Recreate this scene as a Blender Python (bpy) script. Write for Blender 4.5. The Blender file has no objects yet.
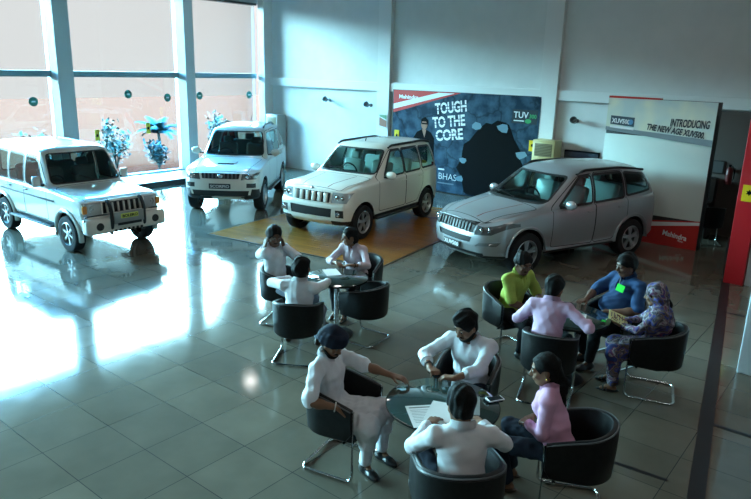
import bpy, bmesh, math, random
import numpy as np
from mathutils import Vector, Matrix
from mathutils import noise as mnoise
random.seed(7)
PI = math.pi
COL = bpy.context.scene.collection

# ---------------------------------------------------------------- materials
MATS = {}
def mat(name, col, rough=.5, metal=0., coat=0., spec=.5, emit=None, estr=0., trans=0., ior=1.45, sheen=0.):
    if name in MATS: return MATS[name]
    m = bpy.data.materials.new(name); m.use_nodes = True
    b = m.node_tree.nodes['Principled BSDF']
    b.inputs['Base Color'].default_value = (*col, 1)
    b.inputs['Roughness'].default_value = rough
    b.inputs['Metallic'].default_value = metal
    b.inputs['Coat Weight'].default_value = coat
    b.inputs['Coat Roughness'].default_value = .05
    b.inputs['Specular IOR Level'].default_value = spec
    b.inputs['IOR'].default_value = ior
    b.inputs['Transmission Weight'].default_value = trans
    b.inputs['Sheen Weight'].default_value = sheen
    if emit:
        b.inputs['Emission Color'].default_value = (*emit, 1)
        b.inputs['Emission Strength'].default_value = estr
    MATS[name] = m
    return m

def nodes_of(m):
    nt = m.node_tree
    return nt, nt.nodes, nt.links, nt.nodes['Principled BSDF']

def mottle(m, c1, c2, scale=8., detail=4., bump=0., lo=.35, hi=.65, bscale=None):
    """noise colour variation (and optional bump) on object coordinates"""
    nt, N, L, b = nodes_of(m)
    tc = N.new('ShaderNodeTexCoord'); nz = N.new('ShaderNodeTexNoise'); cr = N.new('ShaderNodeValToRGB')
    nz.inputs['Scale'].default_value = scale; nz.inputs['Detail'].default_value = detail
    cr.color_ramp.elements[0].color = (*c1, 1); cr.color_ramp.elements[1].color = (*c2, 1)
    cr.color_ramp.elements[0].position = lo; cr.color_ramp.elements[1].position = hi
    L.new(tc.outputs['Object'], nz.inputs['Vector']); L.new(nz.outputs['Fac'], cr.inputs['Fac'])
    L.new(cr.outputs['Color'], b.inputs['Base Color'])
    if bump:
        n2 = N.new('ShaderNodeTexNoise'); n2.inputs['Scale'].default_value = bscale or scale * 6; n2.inputs['Detail'].default_value = 3
        bp = N.new('ShaderNodeBump'); bp.inputs['Strength'].default_value = bump; bp.inputs['Distance'].default_value = .01
        L.new(tc.outputs['Object'], n2.inputs['Vector']); L.new(n2.outputs['Fac'], bp.inputs['Height']); L.new(bp.outputs['Normal'], b.inputs['Normal'])
    return m

def thin_glass(name, tint, ior=1.5, rough=.0):
    """clear pane: Fresnel mix of tinted see-through and mirror gloss"""
    if name in MATS: return MATS[name]
    m = bpy.data.materials.new(name); m.use_nodes = True
    nt = m.node_tree; N = nt.nodes; L = nt.links; N.clear()
    out = N.new('ShaderNodeOutputMaterial'); mx = N.new('ShaderNodeMixShader')
    tr = N.new('ShaderNodeBsdfTransparent'); gl = N.new('ShaderNodeBsdfGlossy'); fr = N.new('ShaderNodeFresnel')
    tr.inputs['Color'].default_value = (*tint, 1); gl.inputs['Roughness'].default_value = rough; fr.inputs['IOR'].default_value = ior
    L.new(fr.outputs['Fac'], mx.inputs['Fac']); L.new(tr.outputs['BSDF'], mx.inputs[1]); L.new(gl.outputs['BSDF'], mx.inputs[2])
    L.new(mx.outputs['Shader'], out.inputs['Surface'])
    MATS[name] = m
    return m

# ---------------------------------------------------------------- object helpers
def finish(name, me, material, parent=None, smooth=True, angle=40):
    if smooth:
        me.polygons.foreach_set('use_smooth', [True] * len(me.polygons))
        try: me.set_sharp_from_angle(angle=math.radians(angle))
        except Exception: pass
    o = bpy.data.objects.new(name, me)
    ms = material if isinstance(material, (list, tuple)) else [material]
    if len(me.materials) == 0:
        for m in ms: me.materials.append(m)
    COL.objects.link(o)
    if parent: o.parent = parent
    return o

def obj(name, bm, material, parent=None, smooth=True, angle=40):
    me = bpy.data.meshes.new(name)
    bmesh.ops.recalc_face_normals(bm, faces=bm.faces[:])
    bm.to_mesh(me); bm.free()
    return finish(name, me, material, parent, smooth, angle)

def keep(name, bm, material, parent=None, smooth=True, angle=40):
    """as obj() without touching the normals"""
    me = bpy.data.meshes.new(name); bm.to_mesh(me); bm.free()
    return finish(name, me, material, parent, smooth, angle)

def tag(o, label=None, cat=None, group=None, kind=None):
    if label: o['label'] = label
    if cat: o['category'] = cat
    if group: o['group'] = group
    if kind: o['kind'] = kind
    return o

def thing(name, label, cat, loc=(0, 0, 0), rz=0., group=None):
    o = bpy.data.objects.new(name, None); COL.objects.link(o)
    o.location = loc; o.rotation_euler = (0, 0, rz); o.empty_display_size = .1
    return tag(o, label, cat, group)

def struct(name, bm, m, **k):
    return tag(obj(name, bm, m, **k), kind='structure')

def dup(root, loc, rz, label):
    r = root.copy(); COL.objects.link(r); r.location = loc; r.rotation_euler = (0, 0, rz); r['label'] = label
    for ch in list(root.children):
        c = ch.copy(); COL.objects.link(c); c.parent = r
        for g in list(ch.children):
            d = g.copy(); COL.objects.link(d); d.parent = c
    return r

# ---------------------------------------------------------------- shape helpers
def box(bm, c, s, rot=None, bevel=0., seg=2):
    r = bmesh.ops.create_cube(bm, size=1)
    vs = r['verts']
    M = Matrix.Translation(c) @ (rot.to_4x4() if rot is not None else Matrix.Identity(4)) @ Matrix.Diagonal((*s, 1))
    bmesh.ops.transform(bm, matrix=M, verts=vs)
    if bevel:
        es = list({e for v in vs for e in v.link_edges})
        bmesh.ops.bevel(bm, geom=es, offset=bevel, segments=seg, affect='EDGES', profile=.5)
    return bm

def mbox(c, s, rot=None, bevel=0., seg=2):
    bm = bmesh.new(); return box(bm, c, s, rot, bevel, seg)

def box2(x0, x1, y0, y1, z0, z1, bevel=0.):
    return mbox(((x0+x1)/2, (y0+y1)/2, (z0+z1)/2), (abs(x1-x0), abs(y1-y0), abs(z1-z0)), None, bevel)

def frame_of(d):
    d = d.normalized(); a = Vector((0, 0, 1)) if abs(d.z) < .95 else Vector((1, 0, 0))
    u = d.cross(a).normalized(); return u, u.cross(d).normalized()

def tube(bm, pts, r, n=10, closed=False, caps=True):
    pts = [Vector(p) for p in pts]; rs = r if isinstance(r, (list, tuple)) else [r] * len(pts)
    rings = []; u = None
    for i, p in enumerate(pts):
        if closed: d = (pts[(i+1) % len(pts)] - pts[i-1])
        else: d = pts[min(i+1, len(pts)-1)] - pts[max(i-1, 0)]
        d.normalize()
        if u is None: u, v = frame_of(d)
        else:
            u = (u - d * u.dot(d)).normalized(); v = d.cross(u)
        rings.append([bm.verts.new(p + (u * math.cos(2*PI*k/n) + v * math.sin(2*PI*k/n)) * rs[i]) for k in range(n)])
    m = len(rings)
    for i in range(m if closed else m-1):
        a, b = rings[i], rings[(i+1) % m]
        for k in range(n):
            try: bm.faces.new((a[k], a[(k+1) % n], b[(k+1) % n], b[k]))
            except ValueError: pass
    if caps and not closed:
        bm.faces.new(rings[0][::-1]); bm.faces.new(rings[-1])
    return bm

def mtube(*a, **k):
    return tube(bmesh.new(), *a, **k)

def fillet(pts, r, n=5):
    """round the inner corners of a polyline"""
    pts = [Vector(p) for p in pts]; out = [pts[0]]
    for i in range(1, len(pts)-1):
        a, b, c = pts[i-1], pts[i], pts[i+1]
        rr = min(r, (a-b).length*.48, (c-b).length*.48)
        p, q = b + (a-b).normalized()*rr, b + (c-b).normalized()*rr
        for k in range(n+1):
            t = k/n; out.append(p*(1-t)**2 + b*2*t*(1-t) + q*t*t)
    return out + [pts[-1]]

def lathe(bm, prof, n=32, axis='Z', c=(0, 0, 0), caps=True):
    """prof: list of (radius, height)"""
    rings = []
    for (r, h) in prof:
        ring = []
        for k in range(n):
            a = 2*PI*k/n; x, y = r*math.cos(a), r*math.sin(a)
            p = (x, y, h) if axis == 'Z' else ((x, h, y) if axis == 'Y' else (h, x, y))
            ring.append(bm.verts.new(Vector(p) + Vector(c)))
        rings.append(ring)
    for a, b in zip(rings, rings[1:]):
        for k in range(n): bm.faces.new((a[k], a[(k+1) % n], b[(k+1) % n], b[k]))
    if prof[0] == prof[-1]:
        bmesh.ops.remove_doubles(bm, verts=rings[0]+rings[-1], dist=1e-6); return bm
    if caps and prof[0][0] > 1e-6: bm.faces.new(rings[0][::-1])
    if caps and prof[-1][0] > 1e-6: bm.faces.new(rings[-1])
    bmesh.ops.remove_doubles(bm, verts=[v for r in (rings[0], rings[-1]) for v in r], dist=1e-6)
    return bm

def mlathe(*a, **k): return lathe(bmesh.new(), *a, **k)

def prism(bm, poly, a0, a1, axis='Y'):
    """extrude a 2D polygon; axis Y: poly is (x,z); X: (y,z); Z: (x,y)"""
    def P(p, t):
        return (p[0], t, p[1]) if axis == 'Y' else ((t, p[0], p[1]) if axis == 'X' else (p[0], p[1], t))
    A = [bm.verts.new(P(p, a0)) for p in poly]; B = [bm.verts.new(P(p, a1)) for p in poly]
    n = len(poly)
    bm.faces.new(A[::-1]); bm.faces.new(B)
    for i in range(n): bm.faces.new((A[i], A[(i+1) % n], B[(i+1) % n], B[i]))
    return bm

def mprism(*a, **k): return prism(bmesh.new(), *a, **k)

def ellipsoid(bm, c, r, rot=None, u=16, v=10):
    g = bmesh.ops.create_uvsphere(bm, u_segments=u, v_segments=v, radius=1)
    M = Matrix.Translation(c) @ (rot.to_4x4() if rot is not None else Matrix.Identity(4)) @ Matrix.Diagonal((*r, 1))
    bmesh.ops.transform(bm, matrix=M, verts=g['verts']); return bm

def mell(*a, **k): return ellipsoid(bmesh.new(), *a, **k)

def text_mesh(s, size, align='LEFT', extrude=.002, shear=0., space=1., bold=0.):
    cu = bpy.data.curves.new('lettering', 'FONT'); cu.body = s; cu.size = size; cu.align_x = align; cu.align_y = 'BOTTOM_BASELINE'
    cu.extrude = extrude; cu.shear = shear; cu.space_character = space; cu.offset = bold; cu.resolution_u = 3
    o = bpy.data.objects.new('lettering', cu); COL.objects.link(o)
    dg = bpy.context.evaluated_depsgraph_get(); dg.update()
    me = bpy.data.meshes.new_from_object(o.evaluated_get(dg))
    bpy.data.objects.remove(o); bpy.data.curves.remove(cu)
    me.materials.clear()
    return me

def put_text(name, s, size, m, parent, loc, ux, uy, fit=None, **k):
    """lettering in the plane of unit vectors ux (reading direction) and uy (up); fit = width it is stretched to"""
    me = text_mesh(s, size, **k)
    if fit:
        xs = [v.co.x for v in me.vertices]; w = max(xs) - min(xs)
        me.transform(Matrix.Diagonal((fit / w, 1, 1, 1)))
    ux, uy = Vector(ux), Vector(uy); uz = ux.cross(uy)
    M = Matrix((ux, uy, uz)).transposed().to_4x4(); M.translation = Vector(loc)
    me.transform(M)
    return finish(name, me, m, parent, smooth=False)

def rough_noise(p, s): return mnoise.noise(Vector(p) * s)
# ================================================================ the setting
YB = 15.35          # back wall
XG, XC = -17.15, -16.75   # glass plane, inner face of the window columns
ZC = 6.3            # ceiling
M_wall = mottle(mat('wall_paint', (.74, .76, .74), .55), (.72, .745, .725), (.76, .78, .76), 2.5)
M_trim = mat('white_trim', (.80, .82, .80), .45)
M_col = mat('column_paint', (.55, .60, .60), .5)
M_ledge_shade = mat('ledge_shade', (.03, .035, .04), .4)
M_ceil = mat('ceiling_paint', (.30, .31, .31), .7)

def tile_material():
    m = mat('floor_tiles', (.17, .17, .16), .1, spec=.5)
    nt, N, L, b = nodes_of(m)
    tc = N.new('ShaderNodeTexCoord'); mp = N.new('ShaderNodeMapping'); L.new(tc.outputs['Object'], mp.inputs['Vector'])
    TX, TY = TILE0
    mp.inputs['Location'].default_value = (-TX, -TY, 0)
    br = N.new('ShaderNodeTexBrick'); L.new(mp.outputs['Vector'], br.inputs['Vector'])
    br.offset = 0; br.squash = 1
    br.inputs['Scale'].default_value = 1; br.inputs['Brick Width'].default_value = .6; br.inputs['Row Height'].default_value = .6
    br.inputs['Mortar Size'].default_value = .0035; br.inputs['Mortar Smooth'].default_value = .1
    br.inputs['Color1'].default_value = (.104, .090, .069, 1); br.inputs['Color2'].default_value = (.135, .116, .088, 1)
    br.inputs['Mortar'].default_value = (.035, .035, .033, 1); br.inputs['Bias'].default_value = -.1
    nz = N.new('ShaderNodeTexNoise'); nz.inputs['Scale'].default_value = 2.2; nz.inputs['Detail'].default_value = 7
    L.new(mp.outputs['Vector'], nz.inputs['Vector'])
    mr = N.new('ShaderNodeMapRange'); mr.inputs['From Min'].default_value = .3; mr.inputs['From Max'].default_value = .7
    mr.inputs['To Min'].default_value = .86; mr.inputs['To Max'].default_value = 1.1
    L.new(nz.outputs['Fac'], mr.inputs['Value'])
    mx = N.new('ShaderNodeMix'); mx.data_type = 'RGBA'; mx.blend_type = 'MULTIPLY'; mx.inputs['Factor'].default_value = 1
    L.new(br.outputs['Color'], mx.inputs['A']); L.new(mr.outputs['Result'], mx.inputs['B'])
    L.new(mx.outputs['Result'], b.inputs['Base Color'])
    r2 = N.new('ShaderNodeMapRange'); r2.inputs['To Min'].default_value = .05; r2.inputs['To Max'].default_value = .125
    n2 = N.new('ShaderNodeTexNoise'); n2.inputs['Scale'].default_value = 5; n2.inputs['Detail'].default_value = 5
    L.new(mp.outputs['Vector'], n2.inputs['Vector']); L.new(n2.outputs['Fac'], r2.inputs['Value']); L.new(r2.outputs['Result'], b.inputs['Roughness'])
    bp = N.new('ShaderNodeBump'); bp.inputs['Strength'].default_value = .0; bp.inputs['Distance'].default_value = .002; bp.invert = True
    L.new(br.outputs['Fac'], bp.inputs['Height']); L.new(bp.outputs['Normal'], b.inputs['Normal'])
    return m

TILE0 = (-5.892, 2.166)
struct('floor', box2(-17.3, 6.5, -7.5, YB+.2, -.15, 0), tile_material(), smooth=False)
struct('ceiling', box2(-17.3, 6.5, -7.5, YB+.2, ZC, ZC+.2), M_ceil, smooth=False)
struct('wall_back', box2(-17.3, 6.5, YB, YB+.2, 0, ZC), M_wall, smooth=False)
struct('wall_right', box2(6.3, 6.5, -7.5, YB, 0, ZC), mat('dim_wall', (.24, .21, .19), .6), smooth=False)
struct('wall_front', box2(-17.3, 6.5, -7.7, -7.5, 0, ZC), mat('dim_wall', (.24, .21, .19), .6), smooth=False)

# band and pilasters on the back wall
n = 0
def trim(bm, m):
    global n; n += 1
    return struct('trim_%d' % n, bm, m, smooth=False)
trim(box2(-16.99, -1.3, YB-.10, YB-.001, 2.62, 2.86, .006), M_trim)
for xc in (-12.0, -7.0):
    trim(box2(xc-.22, xc+.22, YB-.14, YB-.001, 0, ZC-.01, .006), M_trim)
trim(box2(-17.0, -16.72, YB-.35, YB-.001, 0, ZC-.01, .006), M_trim)

# window wall: columns, glazing bays, rails
cols = [(-3.1, -2.7), (.75, 1.15), (4.5, 4.9), (8.27, 8.67), (12.02, 12.34)]
for a, b in cols:
    trim(box2(XG-.15, XC, a, b, 0, ZC-.01, .006), M_col)
struct('wall_left', box2(XG-.12, XG+.05, -7.5, YB, 5.12, ZC-.01), M_col, smooth=False)
trim(box2(XG-.15, XG+.12, -7.5, YB-.36, 5.06, 5.12), mat('dark_frame', (.05, .06, .06), .4))
M_pane = thin_glass('window_glass', (.93, .97, .97))
M_rail = mat('rail_paint', (.16, .25, .27), .4)
edges = [(-7.5, -3.1)] + [(cols[i][1], cols[i+1][0]) for i in range(len(cols)-1)] + [(cols[-1][1], YB-.36)]
for k, (a, b) in enumerate(edges):
    w = struct('window_%d' % (k+1), box2(XG-.006, XG+.006, a+.002, b-.002, .13, 5.05), M_pane, smooth=False)
    r = obj('window_rail', box2(XG-.05, XG+.06, a+.002, b-.002, 2.82, 2.97, .004), M_rail, w, smooth=False)
    obj('window_sill', box2(XG-.1, XG+.1, a+.002, b-.002, .122, .16, .004), M_col, w, smooth=False)
# raised ledge along the windows
trim(box2(XG-.14, -15.72, -7.4, YB-.4, .001, .12), [M_ledge_shade])  # ledge face coloured dark to stand for the shade on its room side
trim(box2(XG+.101, -15.74, -7.38, YB-.42, .1205, .128), mat('ledge_stone', (.72, .72, .70), .35))

# dark inlay strips in the floor
M_strip = mat('black_granite_strip', (.012, .012, .013), .35, spec=.3)
def strip(p, q, w):
    p, q = Vector((*p, 0)), Vector((*q, 0)); d = (q-p).normalized(); s = Vector((-d.y, d.x, 0)) * w/2
    bm = bmesh.new(); prism(bm, [(p-s)[:2], (q-s)[:2], (q+s)[:2], (p+s)[:2]], .0003, .002, 'Z')
    return trim(bm, M_strip)
strip((-2.62, 15.3), (-.72, 4.6), .13)
strip((-2.05, 5.25), (-1.08, 5.33), .045)
strip((-1.02, 6.59), (.9, 6.55), .06)
strip((-1.70, 10.17), (.6, 10.16), .06)

# right side: red pillar, pale partition behind it, pale column near the camera, back-room recess
M_red = mat('red_panel', (.48, .012, .018), .3, coat=.3)
trim(box2(-2.03, -1.74, 11.72, 12.25, 0, ZC-.01, .01), M_red)
M_part = mat('pale_panel', (.62, .68, .70), .25)
struct('wall_partition', box2(-1.73, 2.5, 11.80, 11.95, 0, ZC-.01), M_part, smooth=False)
trim(box2(-1.1, -.62, 8.05, 8.5, 0, ZC-.01, .01), mat('pale_column', (.75, .86, .92), .4))

# wooden display mat under the middle car
m_mat = mat('wood_laminate', (.33, .2, .075), .25, spec=.35)
def wood():
    nt, N, L, b = nodes_of(m_mat)
    tc = N.new('ShaderNodeTexCoord'); mp = N.new('ShaderNodeMapping'); L.new(tc.outputs['Object'], mp.inputs['Vector'])
    br = N.new('ShaderNodeTexBrick'); L.new(mp.outputs['Vector'], br.inputs['Vector'])
    br.inputs['Scale'].default_value = 1; br.inputs['Brick Width'].default_value = 1.2; br.inputs['Row Height'].default_value = .13
    br.inputs['Mortar Size'].default_value = .0025; br.offset = .37
    br.inputs['Color1'].default_value = (.30, .105, .018, 1); br.inputs['Color2'].default_value = (.23, .080, .013, 1); br.inputs['Mortar'].default_value = (.13, .075, .03, 1)
    ms = N.new('ShaderNodeMapping'); ms.inputs['Scale'].default_value = (1.5, 14, 1); L.new(tc.outputs['Object'], ms.inputs['Vector'])
    nz = N.new('ShaderNodeTexNoise'); nz.inputs['Scale'].default_value = 2; nz.inputs['Detail'].default_value = 6; L.new(ms.outputs['Vector'], nz.inputs['Vector'])
    mr = N.new('ShaderNodeMapRange'); mr.inputs['To Min'].default_value = .72; mr.inputs['To Max'].default_value = 1.25; L.new(nz.outputs['Fac'], mr.inputs['Value'])
    mx = N.new('ShaderNodeMix'); mx.data_type = 'RGBA'; mx.blend_type = 'MULTIPLY'; mx.inputs['Factor'].default_value = 1
    L.new(br.outputs['Color'], mx.inputs['A']); L.new(mr.outputs['Result'], mx.inputs['B']); L.new(mx.outputs['Result'], b.inputs['Base Color'])
wood()
mt = thing('floor_mat', 'large brown wood-plank display mat under the middle white car', 'mat', (-10.5, 7.88, 0), math.radians(7.5))
obj('planking', box2(0, 3.92, 0, 5.2, .0006, .010), m_mat, mt, smooth=False)
bm = bmesh.new()
for (a, b, c, d) in ((-.02, 3.94, -.02, .0), (-.02, 3.94, 5.2, 5.22), (-.02, 0, 0, 5.2), (3.92, 3.94, 0, 5.2)):
    box(bm, ((a+b)/2, (c+d)/2, .006), (b-a, d-c, .011))
obj('edge_strip', bm, mat('edge_strip', (.06, .045, .03), .4), mt, smooth=False)
# ================================================================ cars
M_white = mat('white_car_paint', (.74, .72, .64), .28, coat=1.)
M_silver = mat('silver_car_paint', (.36, .37, .385), .34, metal=.5, coat=1.)
M_blackp = mat('black_plastic', (.018, .019, .02), .45)
M_gap = mat('panel_gap', (.02, .02, .02), .7, spec=.1)
M_rubber = mat('tyre_rubber', (.016, .016, .017), .75, spec=.25)
M_alloy = mat('alloy_wheel', (.46, .47, .48), .38, metal=.8)
M_chrome = mat('chrome', (.55, .56, .58), .22, metal=1.)
M_grille = mat('satin_grille_bar', (.11, .115, .12), .5, metal=.2)
M_carglass = thin_glass('car_glass', (.48, .64, .62), 1.55)
M_lens = mat('lamp_lens', (.62, .64, .64), .08, metal=.5, coat=1.)
M_lensd = mat('smoked_lamp_lens', (.13, .14, .145), .1, metal=.3, coat=1.)
M_amber = mat('amber_lens', (.7, .25, .04), .2, coat=1.)
M_stripe = mat('red_bonnet_stripe', (.22, .02, .02), .3, coat=1.)
M_redlens = mat('red_lens', (.35, .01, .012), .2, coat=1.)
M_seat = mat('pale_seat_cover', (.48, .49, .45), .55)
M_plastic = mat('clear_seat_film', (.62, .66, .66), .2)
M_dash = mat('dashboard', (.05, .05, .052), .6)

def smooth_interp(pts, s=.03):
    xs = np.array([p[0] for p in pts], float); ys = np.array([p[1] for p in pts], float)
    g = np.arange(xs[0]-.5, xs[-1]+.5, .005); v = np.interp(g, xs, ys)
    k = np.exp(-.5*(np.arange(-int(3*s/.005), int(3*s/.005)+1)*.005/s)**2); k /= k.sum()
    v2 = np.convolve(np.pad(v, len(k)//2, mode='edge'), k, mode='valid')
    return lambda x: float(np.interp(x, g, v2))

def cut(bm, poly, ax, filt):
    """faces of bm that fall inside a convex 2D polygon (after slicing along its edges); ax = the two axes of the polygon"""
    a, b = ax
    A = sum(poly[i-1][0]*poly[i][1] - poly[i][0]*poly[i-1][1] for i in range(len(poly)))
    P = poly if A > 0 else poly[::-1]
    x0, x1 = min(p[0] for p in P), max(p[0] for p in P); y0, y1 = min(p[1] for p in P), max(p[1] for p in P)
    F = []
    for f in bm.faces:
        if f.material_index == 0 and filt(f):
            xs = [v.co[a] for v in f.verts]; ys = [v.co[b] for v in f.verts]
            if max(xs) >= x0 and min(xs) <= x1 and max(ys) >= y0 and min(ys) <= y1: F.append(f)
    for i in range(len(P)):
        if not F: return []
        p, q = P[i-1], P[i]
        nx, ny = (q[1]-p[1]), -(q[0]-p[0]); l = math.hypot(nx, ny)
        if l < 1e-9: continue
        no = Vector((0, 0, 0)); no[a] = nx/l; no[b] = ny/l; co = Vector((0, 0, 0)); co[a] = p[0]; co[b] = p[1]
        geom = list({v for f in F for v in f.verts}) + list({e for f in F for e in f.edges}) + F
        r = bmesh.ops.bisect_plane(bm, geom=geom, dist=1e-5, plane_co=co, plane_no=no)
        F = [g for g in r['geom'] if isinstance(g, bmesh.types.BMFace) and g.is_valid and (g.calc_center_median()-co).dot(no) < 0]
    return F

def take(bm, F, name, m, parent, push=0., angle=50):
    """move faces out of bm into a mesh of their own"""
    if not F: return None
    bm.normal_update(); nb = bmesh.new(); mp = {}
    for f in F:
        vs = []
        for v in f.verts:
            if v not in mp:
                mp[v] = nb.verts.new(v.co + v.normal*push)
            vs.append(mp[v])
        try: nb.faces.new(vs)
        except ValueError: pass
    bmesh.ops.delete(bm, geom=F, context='FACES')
    return keep(name, nb, m, parent, angle=angle)

def grow(poly, d):
    """offset a convex polygon outwards by d"""
    A = sum(poly[i-1][0]*poly[i][1] - poly[i][0]*poly[i-1][1] for i in range(len(poly)))
    P = poly if A > 0 else poly[::-1]
    n = len(P); out = []
    for i in range(n):
        p, q, r = Vector(P[i-1]), Vector(P[i]), Vector(P[(i+1) % n])
        e1, e2 = (q-p).normalized(), (r-q).normalized()
        n1, n2 = Vector((e1.y, -e1.x)), Vector((e2.y, -e2.x))
        m = (n1+n2); m = m / max(m.length_squared, .2) * 2
        out.append(tuple(q + m*d))
    return out

def rpoly(poly, r, n=3):
    """round the corners of a convex polygon"""
    N = len(poly); out = []
    for i in range(N):
        p, q, s = Vector(poly[i-1]), Vector(poly[i]), Vector(poly[(i+1) % N])
        rr = min(r, (p-q).length*.45, (s-q).length*.45)
        a, b = q + (p-q).normalized()*rr, q + (s-q).normalized()*rr
        for k in range(n+1):
            t = k/n; out.append(tuple(a*(1-t)**2 + q*2*t*(1-t) + b*t*t))
    return out

def car_body(S):
    """smooth shell from cross-sections along x (nose at x=0) mirrored about y=0"""
    L = S['L']
    f = {k: smooth_interp(S[k], S.get('s_'+k, .03)) for k in ('zb', 'zs', 'hw', 'zr', 'yr', 'zt')}
    xs = []
    rc = S.get('rc', .22)
    xs += [rc*(1-math.cos(t)) for t in np.linspace(0, PI/2, 9)]
    xs += list(np.arange(rc+.03, L-rc, .045))
    xs += [L-rc*(1-math.cos(t)) for t in np.linspace(PI/2, 0, 9)]
    def corner(x):          # plan rounding of the ends
        c = S.get('cin', .16)
        d = min(x, L-x)
        if d >= rc: return 0
        return c*(1-math.sqrt(max(0, 1-((rc-d)/rc)**2)))
    rows = []
    for x in xs:
        hw = f['hw'](x)-corner(x); zb, zs, zr, yr, zt = f['zb'](x), f['zs'](x), f['zr'](x), f['yr'](x)-corner(x)*.8, f['zt'](x)
        zr = max(zr, zs+.012); zt = max(zt, zr+.004); yr = min(yr, hw-.05)
        R = []
        for t in np.linspace(0, 1, 4): R.append(((hw-.10)*t, zb))
        for t in np.linspace(.25, 1, 4): R.append((hw-.10+.08*math.sin(t*PI/2), zb+.08*(1-math.cos(t*PI/2))))
        z0, z1 = zb+.08, zs-.05; bg = S.get('bulge', .035); zp = S.get('zpeak', .68)
        for t in np.linspace(0.06, 1, 16):
            z = z0+(z1-z0)*t; tt = (t-zp)/(zp if t < zp else 1-zp+.25)
            R.append((hw-bg*abs(tt)**2, z))
        yl = R[-1][0]; sh = S.get('sh', .035)
        for t in np.linspace(.25, 1, 4): R.append((yl-sh*(1-math.cos(t*PI/2)), z1+.05*math.sin(t*PI/2)))
        ys = R[-1][0]
        for t in np.linspace(.07, 1, 15):
            bu = .03*math.sin(PI*t)*min(1, (zr-zs)/.4)
            R.append((ys+(yr-ys)*t+bu, zs+(zr-zs)*t))
        pw = S.get('pw', 2.4)
        for t in np.linspace(.06, 1, 15):
            y = yr*math.cos(t*PI/2); R.append((y, zr+(zt-zr)*(1-(y/yr)**pw)**(1/1.6)))
        R[-1] = (0, R[-1][1])
        rows.append(R)
    bm = bmesh.new(); m = len(rows[0]); grid = []
    for x, R in zip(xs, rows):
        grid.append([bm.verts.new((x, y, z)) for y, z in R])
    for i in range(len(xs)-1):
        for j in range(m-1):
            bm.faces.new((grid[i][j], grid[i][j+1], grid[i+1][j+1], grid[i+1][j]))
    K = 10
    for end, gi in ((0, 0), (1, -1)):          # end caps as grids
        x = xs[gi]; prev = grid[gi]
        for k in range(1, K+1):
            cur = [bm.verts.new((x, y*(1-k/K), z)) for y, z in rows[gi]]
            for j in range(m-1):
                q = (prev[j], prev[j+1], cur[j+1], cur[j])
                try: bm.faces.new(q if end else q[::-1])
                except ValueError: pass
            prev = cur
    # fascia profile and plan curve
    def warp(v):
        x, y, z = v.co
        for side in ('front', 'rear'):
            if side not in S: continue
            prof, plan, depth = S[side]
            d = x if side == 'front' else L-x
            if d < depth:
                w = 1-(d/depth); w = w*w*(3-2*w)
                dx = (np.interp(z, [p[0] for p in prof], [p[1] for p in prof]) + plan*(abs(y)/.8)**2.2)*w
                x = x+dx if side == 'front' else x-dx
        v.co.x = x
    for v in bm.verts: warp(v)
    bmesh.ops.remove_doubles(bm, verts=bm.verts[:], dist=1e-4)
    bmesh.ops.dissolve_degenerate(bm, edges=bm.edges[:], dist=1e-5)
    g = bmesh.ops.duplicate(bm, geom=bm.verts[:]+bm.edges[:]+bm.faces[:])
    for v in [q for q in g['geom'] if isinstance(q, bmesh.types.BMVert)]: v.co.y *= -1
    bmesh.ops.reverse_faces(bm, faces=[q for q in g['geom'] if isinstance(q, bmesh.types.BMFace)])
    bmesh.ops.remove_doubles(bm, verts=[v for v in bm.verts if abs(v.co.y) < 2e-4], dist=3e-4)
    bmesh.ops.recalc_face_normals(bm, faces=bm.faces[:])
    bm.normal_update()
    return bm

def wheel(parent, x, y, R, w, side, spokes=5, twin=True, rim=.68):
    e = bpy.data.objects.new('wheel', None); COL.objects.link(e); e.parent = parent; e.location = (x, y, R)
    h = w/2
    prof = [(R*rim, -h*.95), (R*.86, -h), (R*.95, -h*.93), (R*.985, -h*.75), (R, -h*.5), (R, h*.5), (R*.985, h*.75), (R*.95, h*.93), (R*.86, h), (R*rim, h*.95)]
    obj('tyre', mlathe(prof+prof[:1], 36, 'Y'), M_rubber, e)
    s = side
    rr = R*rim
    bm = mlathe([(rr*.99, -h*.8*s), (rr*1.02, h*.9*s), (rr*.95, h*.97*s), (rr*.9, h*.7*s), (rr*.86, h*.35*s)], 36, 'Y', caps=False)
    obj('rim', bm, M_alloy, e)
    obj('brake_disc', mlathe([(0.001, h*.25*s), (rr*.9, h*.25*s), (rr*.9, h*.1*s), (.001, h*.1*s)], 28, 'Y'), mat('dark_brake_metal', (.03, .03, .032), .5, metal=.4), e)  # dark metal disc behind the spokes
    bm = bmesh.new()
    for k in range(spokes):
        a0 = 2*PI*k/spokes + .3
        for da in ((-.15, .15) if twin else (0,)):
            a = a0+da
            for (r0, r1, w0, w1, y0, y1) in ((.18*rr, .95*rr, .055*rr*(1.5 if not twin else 1.2), .075*rr*(1.5 if not twin else 1.1), h*.72*s, h*.74*s),):
                d = Vector((math.cos(a), 0, math.sin(a))); n = Vector((-d.z, 0, d.x))
                p = [d*r0-n*w0, d*r1-n*w1, d*r1+n*w1, d*r0+n*w0]
                top = [bm.verts.new(q+Vector((0, y1, 0))) for q in p]; bot = [bm.verts.new(q+Vector((0, y1-.03*s, 0))) for q in p]
                bm.faces.new(top); bm.faces.new(bot[::-1])
                for i in range(4): bm.faces.new((top[i], bot[i], bot[(i+1) % 4], top[(i+1) % 4]))
    obj('spokes', bm, M_alloy, e, smooth=False)
    obj('hub_cap', mlathe([(rr*.26, h*.5*s), (rr*.25, h*.76*s), (rr*.16, h*.82*s), (.001, h*.83*s)], 20, 'Y'), M_alloy, e)
    return e

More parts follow.
